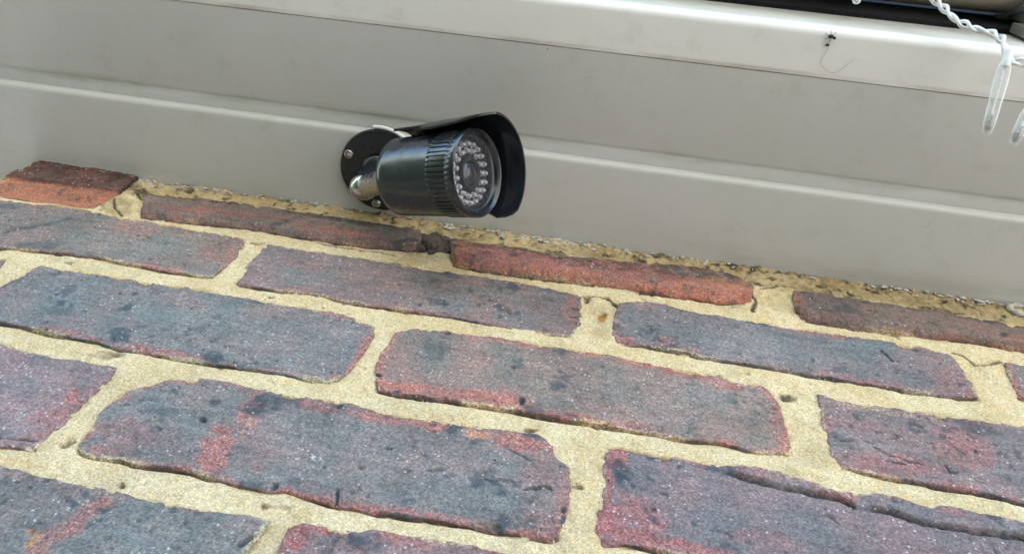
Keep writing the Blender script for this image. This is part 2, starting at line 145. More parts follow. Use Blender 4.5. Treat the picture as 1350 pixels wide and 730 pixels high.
CRACKS = [
 ('C2', [[3503, -1919], [3571, -1907]], 1.09, 1.5),
 ('C2', [[3627, -1898], [3660, -1895]], 1.08, 1),
 ('C2', [[3667, -1927], [3692, -1971], [3761, -1975]], 1.16, 1.7),
 ('C2', [[3701, -2017], [3774, -2020]], 1.1, 1.7),
 ('C2', [[3764, -1979], [3814, -1999], [3862, -2003]], 1.11, 1.8),
 ('C2', [[3977, -1989], [3983, -2025], [4011, -2012]], 1.05, 1.6),
 ('C2', [[4095, -2048], [4128, -2060]], 1.09, 1.7),
 ('C2', [[3942, -1827], [3975, -1824]], 0.94, 1.2),
 ('B3', [[1284, -2807], [1291, -2854], [1299, -2891]], 0.89, 2.5),
 ('B3', [[2037, -2628], [2083, -2602], [2123, -2578], [2154, -2594]], 1.09, 1.6),
 ('B3', [[1866, -2605], [1906, -2604], [1955, -2577], [1996, -2581]], 0.92, 1.0),
 ('B3', [[1905, -2363], [1951, -2383], [2005, -2416], [2043, -2437]], 1.04, 0.9),
 ('C1', [[3938, -986], [3948, -1031], [3965, -1082]], 1.63, 1.6),
 ('B1', [[2096, -1038], [2160, -1036]], 1.82, 1),
 ('B1', [[2105, -1135], [2164, -1134]], 1.75, 1),
 ('B0', [[-1060, -375], [-470, -318], [49, -314], [553, -325]], 1.21, 1),
 ('A1', [[-1527, -1230], [-1461, -1114], [-1370, -1022], [-1276, -890]], 1.42, 0.8),
 ('A3', [[-215, -2870], [-123, -2851], [-48, -2846]], 0.67, 1.5),
 ('M', [[4382, -874], [4425, -903], [4465, -971], [4557, -953], [4648, -879]], 2.11, 3),
 ('M', [[1805, -723], [2197, -693], [2577, -655]], 2.03, 2),
 ('M', [[1503, -713], [1807, -744]], 2.01, 2),
 ('M', [[2166, -873], [2303, -841], [2377, -923]], 2.12, 2.5),
 ('M', [[2196, -683], [2490, -673], [2577, -686]], 2.06, 2),
 ('M', [[2587, -652], [2660, -660], [2733, -658]], 2.56, 2),
 ('M', [[3974, -754], [4069, -770], [4090, -790]], 1.76, 2),
 ('M', [[4530, -589], [4653, -625], [4715, -676]], 1.66, 2),
 ('M', [[3211, -446], [3254, -586], [3212, -744]], 2.25, 2),
 ('M', [[3287, -422], [3448, -329], [3530, -346]], 1.84, 1.6),
 ('M', [[-1241, -485], [-1122, -651], [-1016, -746]], 1.67, 2),
 ('M', [[-1137, -374], [-1053, -445]], 2.39, 3),
 ('M', [[357, -682], [626, -698], [885, -693]], 1.61, 1.4),
 ('M', [[23, -650], [357, -682]], 1.56, 1.4),
]
ARRIS = [[-2262, -464], [-2095, -446], [-1721, -427], [-1318, -412], [-1060, -404]]
LEDGE = [[2847, -2287], [2933, -2286], [3016, -2305], [3165, -2322], [3270, -2334], [3362, -2335], [3520, -2361], [3646, -2371], [3768, -2391], [3954, -2399], [4178, -2384], [4485, -2382]]
CCTV_F = (0.14453, -0.07174, -0.08806)
CCTV_BALL = (0.05659, -0.02905, -0.034)
SCREWS = [(0.03875, -0.04364), (0.05853, -0.00897), (0.09329, -0.05015)]
CABLE = [(0.33695, -0.19948, 0.03), (0.3599, -0.19067, 0.02), (0.38289, -0.18654, 0.01), (0.39679, -0.18113, 0.004), (0.40504, -0.17452, -0.008), (0.41379, -0.17181, -0.016), (0.42136, -0.17124, -0.022), (0.42491, -0.169, -0.03), (0.42562, -0.16326, -0.038), (0.42791, -0.15943, -0.042)]
CABLE2 = [(0.42791, -0.15943, -0.042), (0.43164, -0.16115, -0.044), (0.4383, -0.15911, -0.046), (0.4443, -0.15255, -0.05), (0.4428, -0.14115, -0.052)]
ICICLES = [((0.42542, -0.16079, -0.042), (0.42255, -0.12303, -0.058)), ((0.4428, -0.14115, -0.052), (0.43578, -0.12001, -0.062)), ((0.35428, -0.19466, 0.03), (0.35005, -0.17667, 0.0))]
WEB = [(0.33915, -0.15718, -0.0064), (0.33956, -0.14911, -0.0064), (0.33754, -0.14155, -0.0064), (0.34239, -0.13704, -0.0064), (0.34715, -0.13622, -0.0064), (0.35228, -0.14055, -0.0064), (0.35667, -0.14567, -0.0064)]

# ------------------------------------------------------------------ helpers
def tag(o, label=None, cat=None, group=None, kind=None):
    if label: o['label'] = label
    if cat: o['category'] = cat
    if group: o['group'] = group
    if kind: o['kind'] = kind
    return o

def empty(name, loc):
    o = bpy.data.objects.new(name, None)
    COL.objects.link(o)
    o.location = loc
    o.empty_display_size = 0.02
    return o

def origin_of(o):
    v = Vector((0, 0, 0))
    while o is not None:
        v += o.location
        o = o.parent
    return v

def mesh_obj(name, verts, faces, mat, parent=None, smooth=True, loc=None, attrs=None):
    """verts in world metres; the object's own origin is loc (default: the parent's origin)"""
    verts = np.asarray(verts, dtype=np.float32)
    base = origin_of(parent) if parent else Vector((0, 0, 0))
    o_loc = Vector(loc) if loc is not None else base
    me = bpy.data.meshes.new(name)
    if isinstance(faces, np.ndarray):
        nf, k = faces.shape
        me.vertices.add(len(verts))
        me.vertices.foreach_set('co', (verts - np.array(o_loc, dtype=np.float32)).ravel())
        me.loops.add(nf * k)
        me.loops.foreach_set('vertex_index', faces.astype(np.int32).ravel())
        me.polygons.add(nf)
        me.polygons.foreach_set('loop_start', np.arange(0, nf * k, k, dtype=np.int32))
        me.update(calc_edges=True)
        me.validate()
    else:
        me.from_pydata([tuple(v) for v in (verts - np.array(o_loc, dtype=np.float32))], [], faces)
        me.update()
    if smooth:
        me.polygons.foreach_set('use_smooth', np.ones(len(me.polygons), dtype=bool))
    for an, av in (attrs or {}).items():
        a = me.attributes.new(an, 'FLOAT_COLOR', 'POINT')
        a.data.foreach_set('color', np.asarray(av, dtype=np.float32).ravel())
    if mat: me.materials.append(mat)
    o = bpy.data.objects.new(name, me)
    COL.objects.link(o)
    if parent: o.parent = parent
    o.location = o_loc - base
    return o

def sharpen(o, ang=35):
    bm = bmesh.new(); bm.from_mesh(o.data)
    for e in bm.edges:
        if len(e.link_faces) == 2 and e.calc_face_angle(0) > R(ang): e.smooth = False
    bm.to_mesh(o.data); bm.free()
    return o

class MB:
    """collects simple shapes, built as ONE mesh"""
    def __init__(s): s.v, s.f = [], []
    def add(s, v, f):
        n = len(s.v); s.v += [tuple(p) for p in v]; s.f += [tuple(i + n for i in q) for q in f]
    def box(s, x0, x1, y0, y1, z0, z1):
        s.add([(x0,y0,z0),(x1,y0,z0),(x1,y1,z0),(x0,y1,z0),(x0,y0,z1),(x1,y0,z1),(x1,y1,z1),(x0,y1,z1)],
              [(0,3,2,1),(4,5,6,7),(0,1,5,4),(1,2,6,5),(2,3,7,6),(3,0,4,7)])
    def prism_x(s, prof, x0, x1, closed=True):
        n = len(prof)
        s.add([(x0, y, z) for y, z in prof] + [(x1, y, z) for y, z in prof],
              [(i, (i+1) % n, n + (i+1) % n, n + i) for i in range(n if closed else n-1)]
              + ([tuple(range(n))[::-1], tuple(range(n, 2*n))] if closed else []))
    def lathe(s, prof, org, ax, e1, n=48, rmod=None, cap0=False, cap1=False, a0=0.0, a1=None):
        """prof: (radius, distance along ax)"""
        ax, e1 = Vector(ax).normalized(), Vector(e1).normalized(); e2 = ax.cross(e1)
        full = a1 is None
        m = n if full else n + 1
        vs, fs = [], []
        for j, (r, t) in enumerate(prof):
            for i in range(m):
                th = a0 + (2*math.pi*i/n if full else (a1-a0)*i/n)
                rr = r * 1.0 + (rmod(j, th) if rmod else 0)
                vs.append(Vector(org) + ax*t + (e1*math.cos(th) + e2*math.sin(th))*rr)
        for j in range(len(prof)-1):
            for i in range(n):
                k = (i+1) % m
                fs.append((j*m+i, j*m+k, (j+1)*m+k, (j+1)*m+i))
        if cap0: fs.append(tuple(range(m))[::-1])
        if cap1: fs.append(tuple(range((len(prof)-1)*m, len(prof)*m)))
        s.add(vs, fs)
    def tube(s, pts, rad, n=8, caps=True):
        pts = [Vector(p) for p in pts]
        rad = rad if hasattr(rad, '__len__') else [rad]*len(pts)
        vs, fs = [], []
        t = (pts[1]-pts[0]).normalized()
        u = t.orthogonal().normalized()
        for i, p in enumerate(pts):
            t = (pts[min(i+1, len(pts)-1)] - pts[max(i-1, 0)]).normalized()
            u = (u - t*u.dot(t)).normalized(); w = t.cross(u)
            for k in range(n):
                a = 2*math.pi*k/n
                vs.append(p + (u*math.cos(a) + w*math.sin(a))*rad[i])
        for i in range(len(pts)-1):
            for k in range(n):
                fs.append((i*n+k, i*n+(k+1) % n, (i+1)*n+(k+1) % n, (i+1)*n+k))
        if caps: fs += [tuple(range(n))[::-1], tuple(range((len(pts)-1)*n, len(pts)*n))]
        s.add(vs, fs)
    def build(s, name, mat, parent=None, smooth=True, loc=None, sharp=35):
        o = mesh_obj(name, s.v, s.f, mat, parent, smooth, loc)
        if smooth: sharpen(o, sharp)
        return o

# numpy value noise -------------------------------------------------
_rs = np.random.RandomState(11)
_tab = _rs.rand(4096)
def _h(ix, iy, seed): return _tab[((ix * 374761393 + iy * 668265263 + seed * 974711) ^ (ix * 1274126177 + iy * 3571)) & 4095]
def vnoise(x, y, seed=0):
    ix, iy = np.floor(x).astype(np.int64), np.floor(y).astype(np.int64)
    fx, fy = x - ix, y - iy
    fx, fy = fx*fx*fx*(fx*(fx*6-15)+10), fy*fy*fy*(fy*(fy*6-15)+10)
    a, b, c, d = _h(ix, iy, seed), _h(ix+1, iy, seed), _h(ix, iy+1, seed), _h(ix+1, iy+1, seed)
    return (a*(1-fx)+b*fx)*(1-fy) + (c*(1-fx)+d*fx)*fy
def fbm(x, y, scale, seed=0, octv=3):
    """about -1..1; scale = feature size in mm"""
    s, amp, tot = 0, 1, 0
    for o in range(octv):
        ca, sa = math.cos(.6+o), math.sin(.6+o)
        xr, yr = (x*ca - y*sa)/scale*2**o + 31.7*o, (x*sa + y*ca)/scale*2**o + 17.3*o
        s = s + amp*(vnoise(xr, yr, seed+o*13)*2-1); tot += amp; amp *= .5
    return s/tot*1.5
def sstep(a, b, x):
    t = np.clip((x-a)/(b-a), 0, 1); return t*t*(3-2*t)

# ------------------------------------------------------------------ node materials
def new_mat(name):
    m = bpy.data.materials.new(name); m.use_nodes = True
    nt = m.node_tree
    return m, nt, nt.nodes['Principled BSDF']
def N(nt, typ, **kw):
    n = nt.nodes.new(typ)
    for k, v in kw.items():
        if k.startswith('i_'):
            key = k[2:]; key = int(key) if key.isdigit() else key
            n.inputs[key].default_value = v
        else: setattr(n, k, v)
    return n
def mixc(nt, fac, a, b, mode='MIX'):
    n = nt.nodes.new('ShaderNodeMix'); n.data_type = 'RGBA'; n.blend_type = mode
    for sock, v in ((n.inputs['Factor'], fac), (n.inputs[6], a), (n.inputs[7], b)):
        if isinstance(v, bpy.types.NodeSocket): nt.links.new(v, sock)
        elif isinstance(v, (int, float)): sock.default_value = v
        else: sock.default_value = (*v, 1) if len(v) == 3 else v
    return n.outputs[2]
def mth(nt, op, a, b=None, c=None, clamp=False):
    n = nt.nodes.new('ShaderNodeMath'); n.operation = op; n.use_clamp = clamp
    for i, v in enumerate((a, b, c)):
        if v is None: continue
        if isinstance(v, bpy.types.NodeSocket): nt.links.new(v, n.inputs[i])
        else: n.inputs[i].default_value = v
    return n.outputs[0]
def noise(nt, vec, scale, detail=3, rough=.5, dist=0):
    n = N(nt, 'ShaderNodeTexNoise', i_Scale=scale, i_Detail=detail, i_Roughness=rough, i_Distortion=dist)
    nt.links.new(vec, n.inputs['Vector']); return n.outputs['Fac']
def voro(nt, vec, scale, out='Distance', rnd=1.0):
    n = N(nt, 'ShaderNodeTexVoronoi', i_Scale=scale, i_Randomness=rnd)
    nt.links.new(vec, n.inputs['Vector']); return n.outputs[out]
def remap(nt, v, a, b, c=0, d=1):
    n = N(nt, 'ShaderNodeMapRange', i_1=a, i_2=b, i_3=c, i_4=d); n.interpolation_type = 'SMOOTHSTEP'
    nt.links.new(v, n.inputs[0]); return n.outputs[0]
def bump(nt, bsdf, height, strength, dist):
    b = N(nt, 'ShaderNodeBump', i_Strength=strength, i_Distance=dist)
    nt.links.new(height, b.inputs['Height']); nt.links.new(b.outputs[0], bsdf.inputs['Normal'])
def pos(nt): return nt.nodes.new('ShaderNodeNewGeometry').outputs['Position']
def chan(nt, name):
    a = N(nt, 'ShaderNodeAttribute', attribute_name=name)
    s = nt.nodes.new('ShaderNodeSeparateColor'); nt.links.new(a.outputs['Color'], s.inputs[0])
    return s.outputs[0], s.outputs[1], s.outputs[2], a.outputs['Alpha']

def brick_material():
    m, nt, p = new_mat('fired_brick')
    P = pos(nt)
    r, k, b, o = chan(nt, 'marks')
    y, w, d, tone = chan(nt, 'marks_more')
    big = noise(nt, P, 38, 4, .6, .6)
    mid = noise(nt, P, 150, 4, .65)
    fine = noise(nt, P, 800, 3, .7)
    grain = noise(nt, P, 2200, 2, .6)
    c = mixc(nt, remap(nt, big, .36, .62), (.158, .152, .154), (.222, .170, .166))
    c = mixc(nt, remap(nt, mid, .5, .72, 0, .55), c, (.20, .20, .198))
    c = mixc(nt, remap(nt, noise(nt, P, 75, 5, .7), .56, .72, 0, .5), c, (.215, .178, .168))
    c = mixc(nt, mth(nt, 'MULTIPLY', b, .8), c, (.155, .182, .190))
    rr = mth(nt, 'MULTIPLY', r, remap(nt, mid, .25, .6, .45, 1.25), clamp=True)
    rr = mth(nt, 'MULTIPLY', rr, remap(nt, fine, .25, .5, .75, 1), clamp=True)
    red = mixc(nt, remap(nt, fine, .4, .65), (.30, .10, .088), (.37, .185, .168))
    c = mixc(nt, rr, c, red)
    c = mixc(nt, mth(nt, 'MULTIPLY', o, remap(nt, mid, .3, .6, .5, 1.1), clamp=True), c, (.42, .20, .12))
    kk = mth(nt, 'MULTIPLY', mth(nt, 'MULTIPLY', k, remap(nt, mid, .3, .6, .4, 1.2)), remap(nt, fine, .3, .62, .45, 1.15), clamp=True)
    c = mixc(nt, kk, c, mixc(nt, mid, (.02, .026, .038), (.06, .085, .105)))
    yy = mth(nt, 'MULTIPLY', y, remap(nt, fine, .35, .6, .3, 1.2), clamp=True)
    c = mixc(nt, yy, c, (.44, .37, .26))
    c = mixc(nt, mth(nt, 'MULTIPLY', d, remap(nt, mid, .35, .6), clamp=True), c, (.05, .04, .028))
    # grain, white and black specks
    tn = N(nt, 'ShaderNodeAttribute', attribute_name='tint')
    c = mixc(nt, 1.0, c, tn.outputs['Color'], 'MULTIPLY')
    c = mixc(nt, 1.0, c, (1.03, 1.0, .915), 'MULTIPLY')
    broad = noise(nt, P, 17, 4, .62, .8)
    c = mixc(nt, remap(nt, broad, .50, .66, 0, .42), c, (.105, .092, .088))
    c = mixc(nt, remap(nt, broad, .46, .30, 0, .38), c, (.27, .235, .22))
    mp = N(nt, 'ShaderNodeMapping'); mp.inputs['Scale'].default_value = (28, 60, 260); nt.links.new(P, mp.inputs['Vector'])
    drag = noise(nt, mp.outputs[0], 1.0, 4, .65)
    g0 = remap(nt, drag, .3, .7, .84, 1.15)
    g = mth(nt, 'ADD', remap(nt, fine, .25, .75, .66, 1.34), remap(nt, grain, .3, .7, -.2, .2))
    g = mth(nt, 'MULTIPLY', g, g0)
    cell = nt.nodes.new('ShaderNodeSeparateColor'); nt.links.new(voro(nt, P, 1050, 'Color'), cell.inputs[0])
    g = mth(nt, 'MULTIPLY', g, remap(nt, cell.outputs[0], 0, 1, .80, 1.24))
    hsv = N(nt, 'ShaderNodeHueSaturation', i_Saturation=1.0)
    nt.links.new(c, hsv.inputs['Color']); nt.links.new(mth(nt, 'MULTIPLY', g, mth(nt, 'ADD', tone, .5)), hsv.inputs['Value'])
    c = hsv.outputs[0]
    sp = voro(nt, P, 420)
    spk = mth(nt, 'MULTIPLY', remap(nt, sp, .16, .30, 1, 0), remap(nt, voro(nt, P, 420, 'Color'), .76, .8))
    spk = mth(nt, 'MULTIPLY', spk, remap(nt, big, .38, .6, .25, 1.0))
    c = mixc(nt, mth(nt, 'MULTIPLY', spk, .85), c, (.56, .55, .55))
    c = mixc(nt, mth(nt, 'MULTIPLY', w, remap(nt, fine, .4, .6), clamp=True), c, (.62, .62, .6))
    wob = N(nt, 'ShaderNodeTexNoise', i_Scale=500, i_Detail=2)
    nt.links.new(P, wob.inputs['Vector'])
    vm = N(nt, 'ShaderNodeVectorMath', operation='MULTIPLY_ADD'); nt.links.new(wob.outputs['Color'], vm.inputs[0]); vm.inputs[1].default_value = (.0035, .0035, .0035); nt.links.new(P, vm.inputs[2])
    v2 = voro(nt, vm.outputs[0], 250)
    pit = mth(nt, 'MULTIPLY', remap(nt, v2, .13, .25, 1, 0), remap(nt, voro(nt, P, 250, 'Color'), .6, .7))
    pit = mth(nt, 'MULTIPLY', pit, remap(nt, noise(nt, P, 70, 4, .7), .46, .66, 0, 1.1))
    c = mixc(nt, mth(nt, 'MULTIPLY', pit, .85), c, (.025, .023, .028))  # pit shade painted in, as soft light barely shows the relief
    nt.links.new(c, p.inputs['Base Color'])
    p.inputs['Roughness'].default_value = .72
    p.inputs['Specular IOR Level'].default_value = .45
    hgt = mth(nt, 'ADD', mth(nt, 'MULTIPLY', fine, .8), mth(nt, 'MULTIPLY', grain, .35))
    hgt = mth(nt, 'SUBTRACT', mth(nt, 'ADD', hgt, mth(nt, 'MULTIPLY', mid, .6)), mth(nt, 'MULTIPLY', pit, .9))
    bump(nt, p, hgt, .75, .0012)
    return m

def mortar_material():
    m, nt, p = new_mat('sandy_mortar')
    P = pos(nt)
    r, k, b, o = chan(nt, 'marks')
    y, w, d, tone = chan(nt, 'marks_more')
    big = noise(nt, P, 45, 4, .6)
    mid = noise(nt, P, 260, 3, .6)
    fine = noise(nt, P, 1100, 3, .7)
    c = mixc(nt, remap(nt, big, .36, .64), (.63, .475, .255), (.72, .575, .345))
    c = mixc(nt, remap(nt, mid, .5, .72, 0, .4), c, (.72, .64, .48))
    cell = nt.nodes.new('ShaderNodeSeparateColor'); nt.links.new(voro(nt, P, 1300, 'Color'), cell.inputs[0])
    c = mixc(nt, remap(nt, noise(nt, P, 22, 5, .65), .5, .7, 0, .55), c, (.52, .40, .21))
    c = mixc(nt, remap(nt, noise(nt, P, 90, 4, .7), .58, .74, 0, .5), c, (.40, .29, .14))
    c = mixc(nt, remap(nt, noise(nt, P, 16, 4, .6), .58, .76, 0, .5), c, (.40, .34, .23))
    g = mth(nt, 'MULTIPLY', remap(nt, fine, .25, .72, .74, 1.17), remap(nt, cell.outputs[0], 0, 1, .82, 1.14))
    hsv = N(nt, 'ShaderNodeHueSaturation'); nt.links.new(c, hsv.inputs['Color']); nt.links.new(g, hsv.inputs['Value'])
    c = hsv.outputs[0]
    v = voro(nt, P, 520)
    sp = mth(nt, 'MULTIPLY', remap(nt, v, .1, .25, 1, 0), remap(nt, voro(nt, P, 520, 'Color'), .66, .74))
    c = mixc(nt, mth(nt, 'MULTIPLY', sp, .55), c, (.2, .12, .05))
    c = mixc(nt, mth(nt, 'MULTIPLY', r, .8), c, (.30, .09, .05))
    c = mixc(nt, mth(nt, 'MULTIPLY', y, remap(nt, mid, .25, .6, .55, 1.1), clamp=True), c, (.29, .215, .115))   # grimy top band
    c = mixc(nt, mth(nt, 'MULTIPLY', d, remap(nt, mid, .3, .6, .55, 1.1), clamp=True), c, (.17, .105, .04))
    c = mixc(nt, mth(nt, 'MULTIPLY', o, .85), c, (.45, .20, .05))
    c = mixc(nt, mth(nt, 'MULTIPLY', k, remap(nt, mid, .3, .6, .6, 1.1), clamp=True), c, (.035, .03, .026))
    fl = mth(nt, 'MULTIPLY', w, remap(nt, mid, .48, .58), clamp=True)
    c = mixc(nt, fl, c, (.60, .60, .56))
    nt.links.new(c, p.inputs['Base Color'])
    p.inputs['Roughness'].default_value = .9
    p.inputs['Specular IOR Level'].default_value = .2
    bump(nt, p, mth(nt, 'ADD', fine, mth(nt, 'MULTIPLY', mid, .8)), .7, .0013)
    return m

def upvc_material(name, col, dirt=1.0, rough=.32):
    m, nt, p = new_mat(name)
    P = pos(nt)
    big = noise(nt, P, 9, 4, .6)
    mid = noise(nt, P, 60, 4, .65)
    c = mixc(nt, remap(nt, big, .35, .7, 0, .25), col, tuple(v*k for v, k in zip(col, (.86, .88, .82))))
    c = mixc(nt, remap(nt, mid, .52, .8, 0, .26*dirt), c, (.36, .33, .25))
    sx = nt.nodes.new('ShaderNodeSeparateXYZ'); nt.links.new(P, sx.inputs[0])
    mp = N(nt, 'ShaderNodeMapping'); mp.inputs['Scale'].default_value = (14, 60, 60); nt.links.new(P, mp.inputs['Vector'])
    streak = noise(nt, mp.outputs[0], 1.0, 4, .65)
    for yc, wd, stn, col_d in ((-.0700, .0060, .45, (.25, .25, .17)), (-.1330, .0026, .7, (.24, .17, .10)), (-.004, .014, .35, (.30, .29, .22))):
        dy = mth(nt, 'ABSOLUTE', mth(nt, 'SUBTRACT', sx.outputs[1], yc))
        f = mth(nt, 'MULTIPLY', remap(nt, dy, wd*.15, wd, 1, 0), remap(nt, streak, .38, .7, 0, stn*dirt))
        c = mixc(nt, f, c, col_d)
    v = voro(nt, P, 70)
    sp = mth(nt, 'MULTIPLY', remap(nt, v, .028, .06, 1, 0), remap(nt, voro(nt, P, 70, 'Color'), .86, .9))
    c = mixc(nt, mth(nt, 'MULTIPLY', sp, .7*dirt), c, (.09, .07, .05))
    nt.links.new(c, p.inputs['Base Color'])
    nt.links.new(remap(nt, mid, .3, .7, rough, rough+.12), p.inputs['Roughness'])
    p.inputs['Specular IOR Level'].default_value = .5
    bump(nt, p, mth(nt, 'ADD', noise(nt, P, 25, 2, .5), mth(nt, 'MULTIPLY', noise(nt, P, 900, 2), .02)), .12, .004)
    return m

def plain(name, col, rough=.5, metal=0.0, spec=.5, grain=0.0, gscale=300, bstr=0.0):
    m, nt, p = new_mat(name)
    P = pos(nt)
    n = noise(nt, P, gscale, 4, .6)
    c = mixc(nt, remap(nt, n, .3, .7), tuple(v*(1-grain) for v in col), tuple(min(1, v*(1+grain)) for v in col))
    nt.links.new(c, p.inputs['Base Color'])
    nt.links.new(remap(nt, n, .3, .7, max(.02, rough-.06), min(1, rough+.08)), p.inputs['Roughness'])
    p.inputs['Metallic'].default_value = metal
    p.inputs['Specular IOR Level'].default_value = spec
    if bstr: bump(nt, p, n, bstr, .001)
    return m

def clear_material(name, tint, gloss_rough, see, edge=1.0):
    """thin clear plastic: mostly see-through, with a fresnel gloss"""
    m, nt, p = new_mat(name)
    tr = N(nt, 'ShaderNodeBsdfTransparent'); tr.inputs[0].default_value = (*tint, 1)
    p.inputs['Base Color'].default_value = (*tint, 1); p.inputs['Roughness'].default_value = gloss_rough
    lw = N(nt, 'ShaderNodeLayerWeight', i_Blend=.5)
    n = noise(nt, pos(nt), 200, 3, .6)
    fac = mth(nt, 'ADD', mth(nt, 'MULTIPLY', mth(nt, 'POWER', lw.outputs['Facing'], 2.5), edge), mth(nt, 'MULTIPLY', n, (1-see)*2), clamp=True)
    mx = nt.nodes.new('ShaderNodeMixShader')
    nt.links.new(fac, mx.inputs[0]); nt.links.new(tr.outputs[0], mx.inputs[1]); nt.links.new(p.outputs[0], mx.inputs[2])
    nt.links.new(mx.outputs[0], nt.nodes['Material Output'].inputs['Surface'])
    return m

BRICK, MORTAR = brick_material(), mortar_material()
UPVC = upvc_material('white_upvc', (.545, .555, .545))
UPVC_F = upvc_material('white_fascia_upvc', (.78, .785, .775), .7, .14)
CREAM = upvc_material('cream_gutter_plastic', (.60, .54, .44))
BLACK = plain('black_gloss_metal', (.012, .015, .019), .30, .0, .5, .06, 150)
BODY = plain('charcoal_lacquer', (.014, .017, .021), .22, .0, .7, .03, 120)
HOODM = plain('black_hood_paint', (.010, .012, .015), .17, .0, .5, .04, 120)
CHROME = plain('chrome', (.58, .57, .56), .26, 1.0, .5, .05, 300)
LENS = plain('dark_lens', (.016, .012, .018), .05, .0, .8, .1, 200)
IRBOARD = plain('black_led_board', (.012, .013, .015), .5, .0, .4, .2, 600)
LEDM = plain('clear_led_resin', (.40, .385, .385), .12, .0, .8, .5, 1100)
GLASS = clear_material('front_glass', (.88, .88, .90), .03, .992, .14)
TUBE = clear_material('clear_icicle_plastic', (.97, .98, .98), .14, .86, 2.0)
WHITEP = plain('white_cable_plastic', (.80, .80, .80), .35, 0, .5, .04, 200)
FELT = plain('black_bitumen_felt', (.022, .023, .026), .85, 0, .2, .3, 300, .4)
GREYP = plain('grey_bracket_plastic', (.22, .22, .22), .5, 0, .4, .12, 120)
SEALANT = plain('old_white_sealant', (.46, .45, .41), .7, 0, .3, .2, 400, .4)
MUD = plain('dried_mud', (.10, .072, .058), .95, 0, .1, .5, 350, .8)
BUG = plain('dark_insect', (.025, .02, .018), .5, 0, .4, .2, 900)
SILK = plain('grey_web_silk', (.30, .27, .25), .8, 0, .2, .2, 900)

# ------------------------------------------------------------------ ground
def ground():
    m, nt, p = new_mat('worn_paving')
    P = pos(nt)
    n = noise(nt, P, 3, 5, .6); n2 = noise(nt, P, 40, 3, .6)
    c = mixc(nt, remap(nt, n, .3, .7), (.30, .28, .25), (.37, .35, .31))
    c = mixc(nt, remap(nt, n2, .5, .8, 0, .4), c, (.24, .22, .20))
    nt.links.new(c, p.inputs['Base Color']); p.inputs['Roughness'].default_value = .9
    s = 400.0
    g = MB(); g.add([(-s,-s,-2.35),(s,-s,-2.35),(s,s,-2.35),(-s,s,-2.35)], [(0,1,2,3)])
    tag(g.build('ground', m, smooth=False), 'worn concrete paving below the wall', kind='structure')
    m2, nt, p = new_mat('added_lawn_grass')
    P = pos(nt)
    c = mixc(nt, noise(nt, P, 6, 5, .7), (.04, .065, .028), (.08, .10, .05))
    nt.links.new(c, p.inputs['Base Color']); p.inputs['Roughness'].default_value = .95
    g = MB(); g.add([(-30,-40,-2.346),(-1.3,-40,-2.346),(-1.3,1,-2.346),(-30,1,-2.346)], [(0,1,2,3)])  # out of view, added for greener bounce light at left
    tag(g.build('added_lawn', m2, smooth=False), 'unseen green ground added at left to tint the bounce light', kind='structure')
ground()

def added_driveway():  # out of view, added to keep ground bounce off the soffit
    m, nt, p = new_mat('added_dark_tarmac')
    P = pos(nt)
    c = mixc(nt, noise(nt, P, 90, 3, .7), (.045, .045, .045), (.085, .082, .078))
    nt.links.new(c, p.inputs['Base Color']); p.inputs['Roughness'].default_value = .9
    g = MB(); g.add([(-1.29,-3.6,-2.342),(1.5,-3.6,-2.342),(1.5,0,-2.342),(-1.29,0,-2.342)], [(0,1,2,3)])
    tag(g.build('added_driveway', m, smooth=False), 'unseen dark ground strip added to cut the bounce light on the soffit', kind='structure')
added_driveway()

def added_hedge():  # out of view, added to darken and green the soffit's left end
    m, nt, p = new_mat('added_hedge_leaf')
    P = pos(nt)
    c = mixc(nt, noise(nt, P, 14, 3, .6), (.022, .05, .014), (.055, .10, .028))
    nt.links.new(c, p.inputs['Base Color']); p.inputs['Roughness'].default_value = .5
    root = empty('added_hedge', (-1.35, -1.2, -2.35))
    tag(root, 'unseen mass of green leaves added at left to darken and tint the soffit', 'added_hedge')
    rs = np.random.RandomState(5)
    n = 12000
    c = np.stack([rs.uniform(-1.5, -.56, n), rs.uniform(-2.6, .9, n), rs.uniform(-2.3, -.12, n)], 1)
    c[:, 2] += .06*np.sin(c[:, 1]*6) ; c[:, 0] += .05*np.sin(c[:, 1]*5+c[:, 2]*4)
    u = rs.normal(size=(n, 3)); u /= np.linalg.norm(u, axis=1)[:, None]
    w = np.cross(u, rs.normal(size=(n, 3))); w /= np.linalg.norm(w, axis=1)[:, None]
    L = rs.uniform(.03, .055, n)[:, None]; W = L*.42
    V = np.stack([c-u*L, c+w*W, c+u*L, c-w*W], 1).reshape(-1, 3)
    F = np.arange(n*4).reshape(n, 4)
    o = mesh_obj('foliage', V, F, m, root, False); o['kind'] = 'stuff'
    s = MB()
    for i in range(6):
        y = -.25 - i*.42
        s.tube([(-1.35, y, -2.35), (-1.33, y+.02, -1.6), (-1.36, y-.03, -.7)], [.03, .022, .01], 7)
    s.build('stem', plain('added_hedge_bark', (.09, .06, .04), .9, 0, .2, .3, 60), root)
added_hedge()

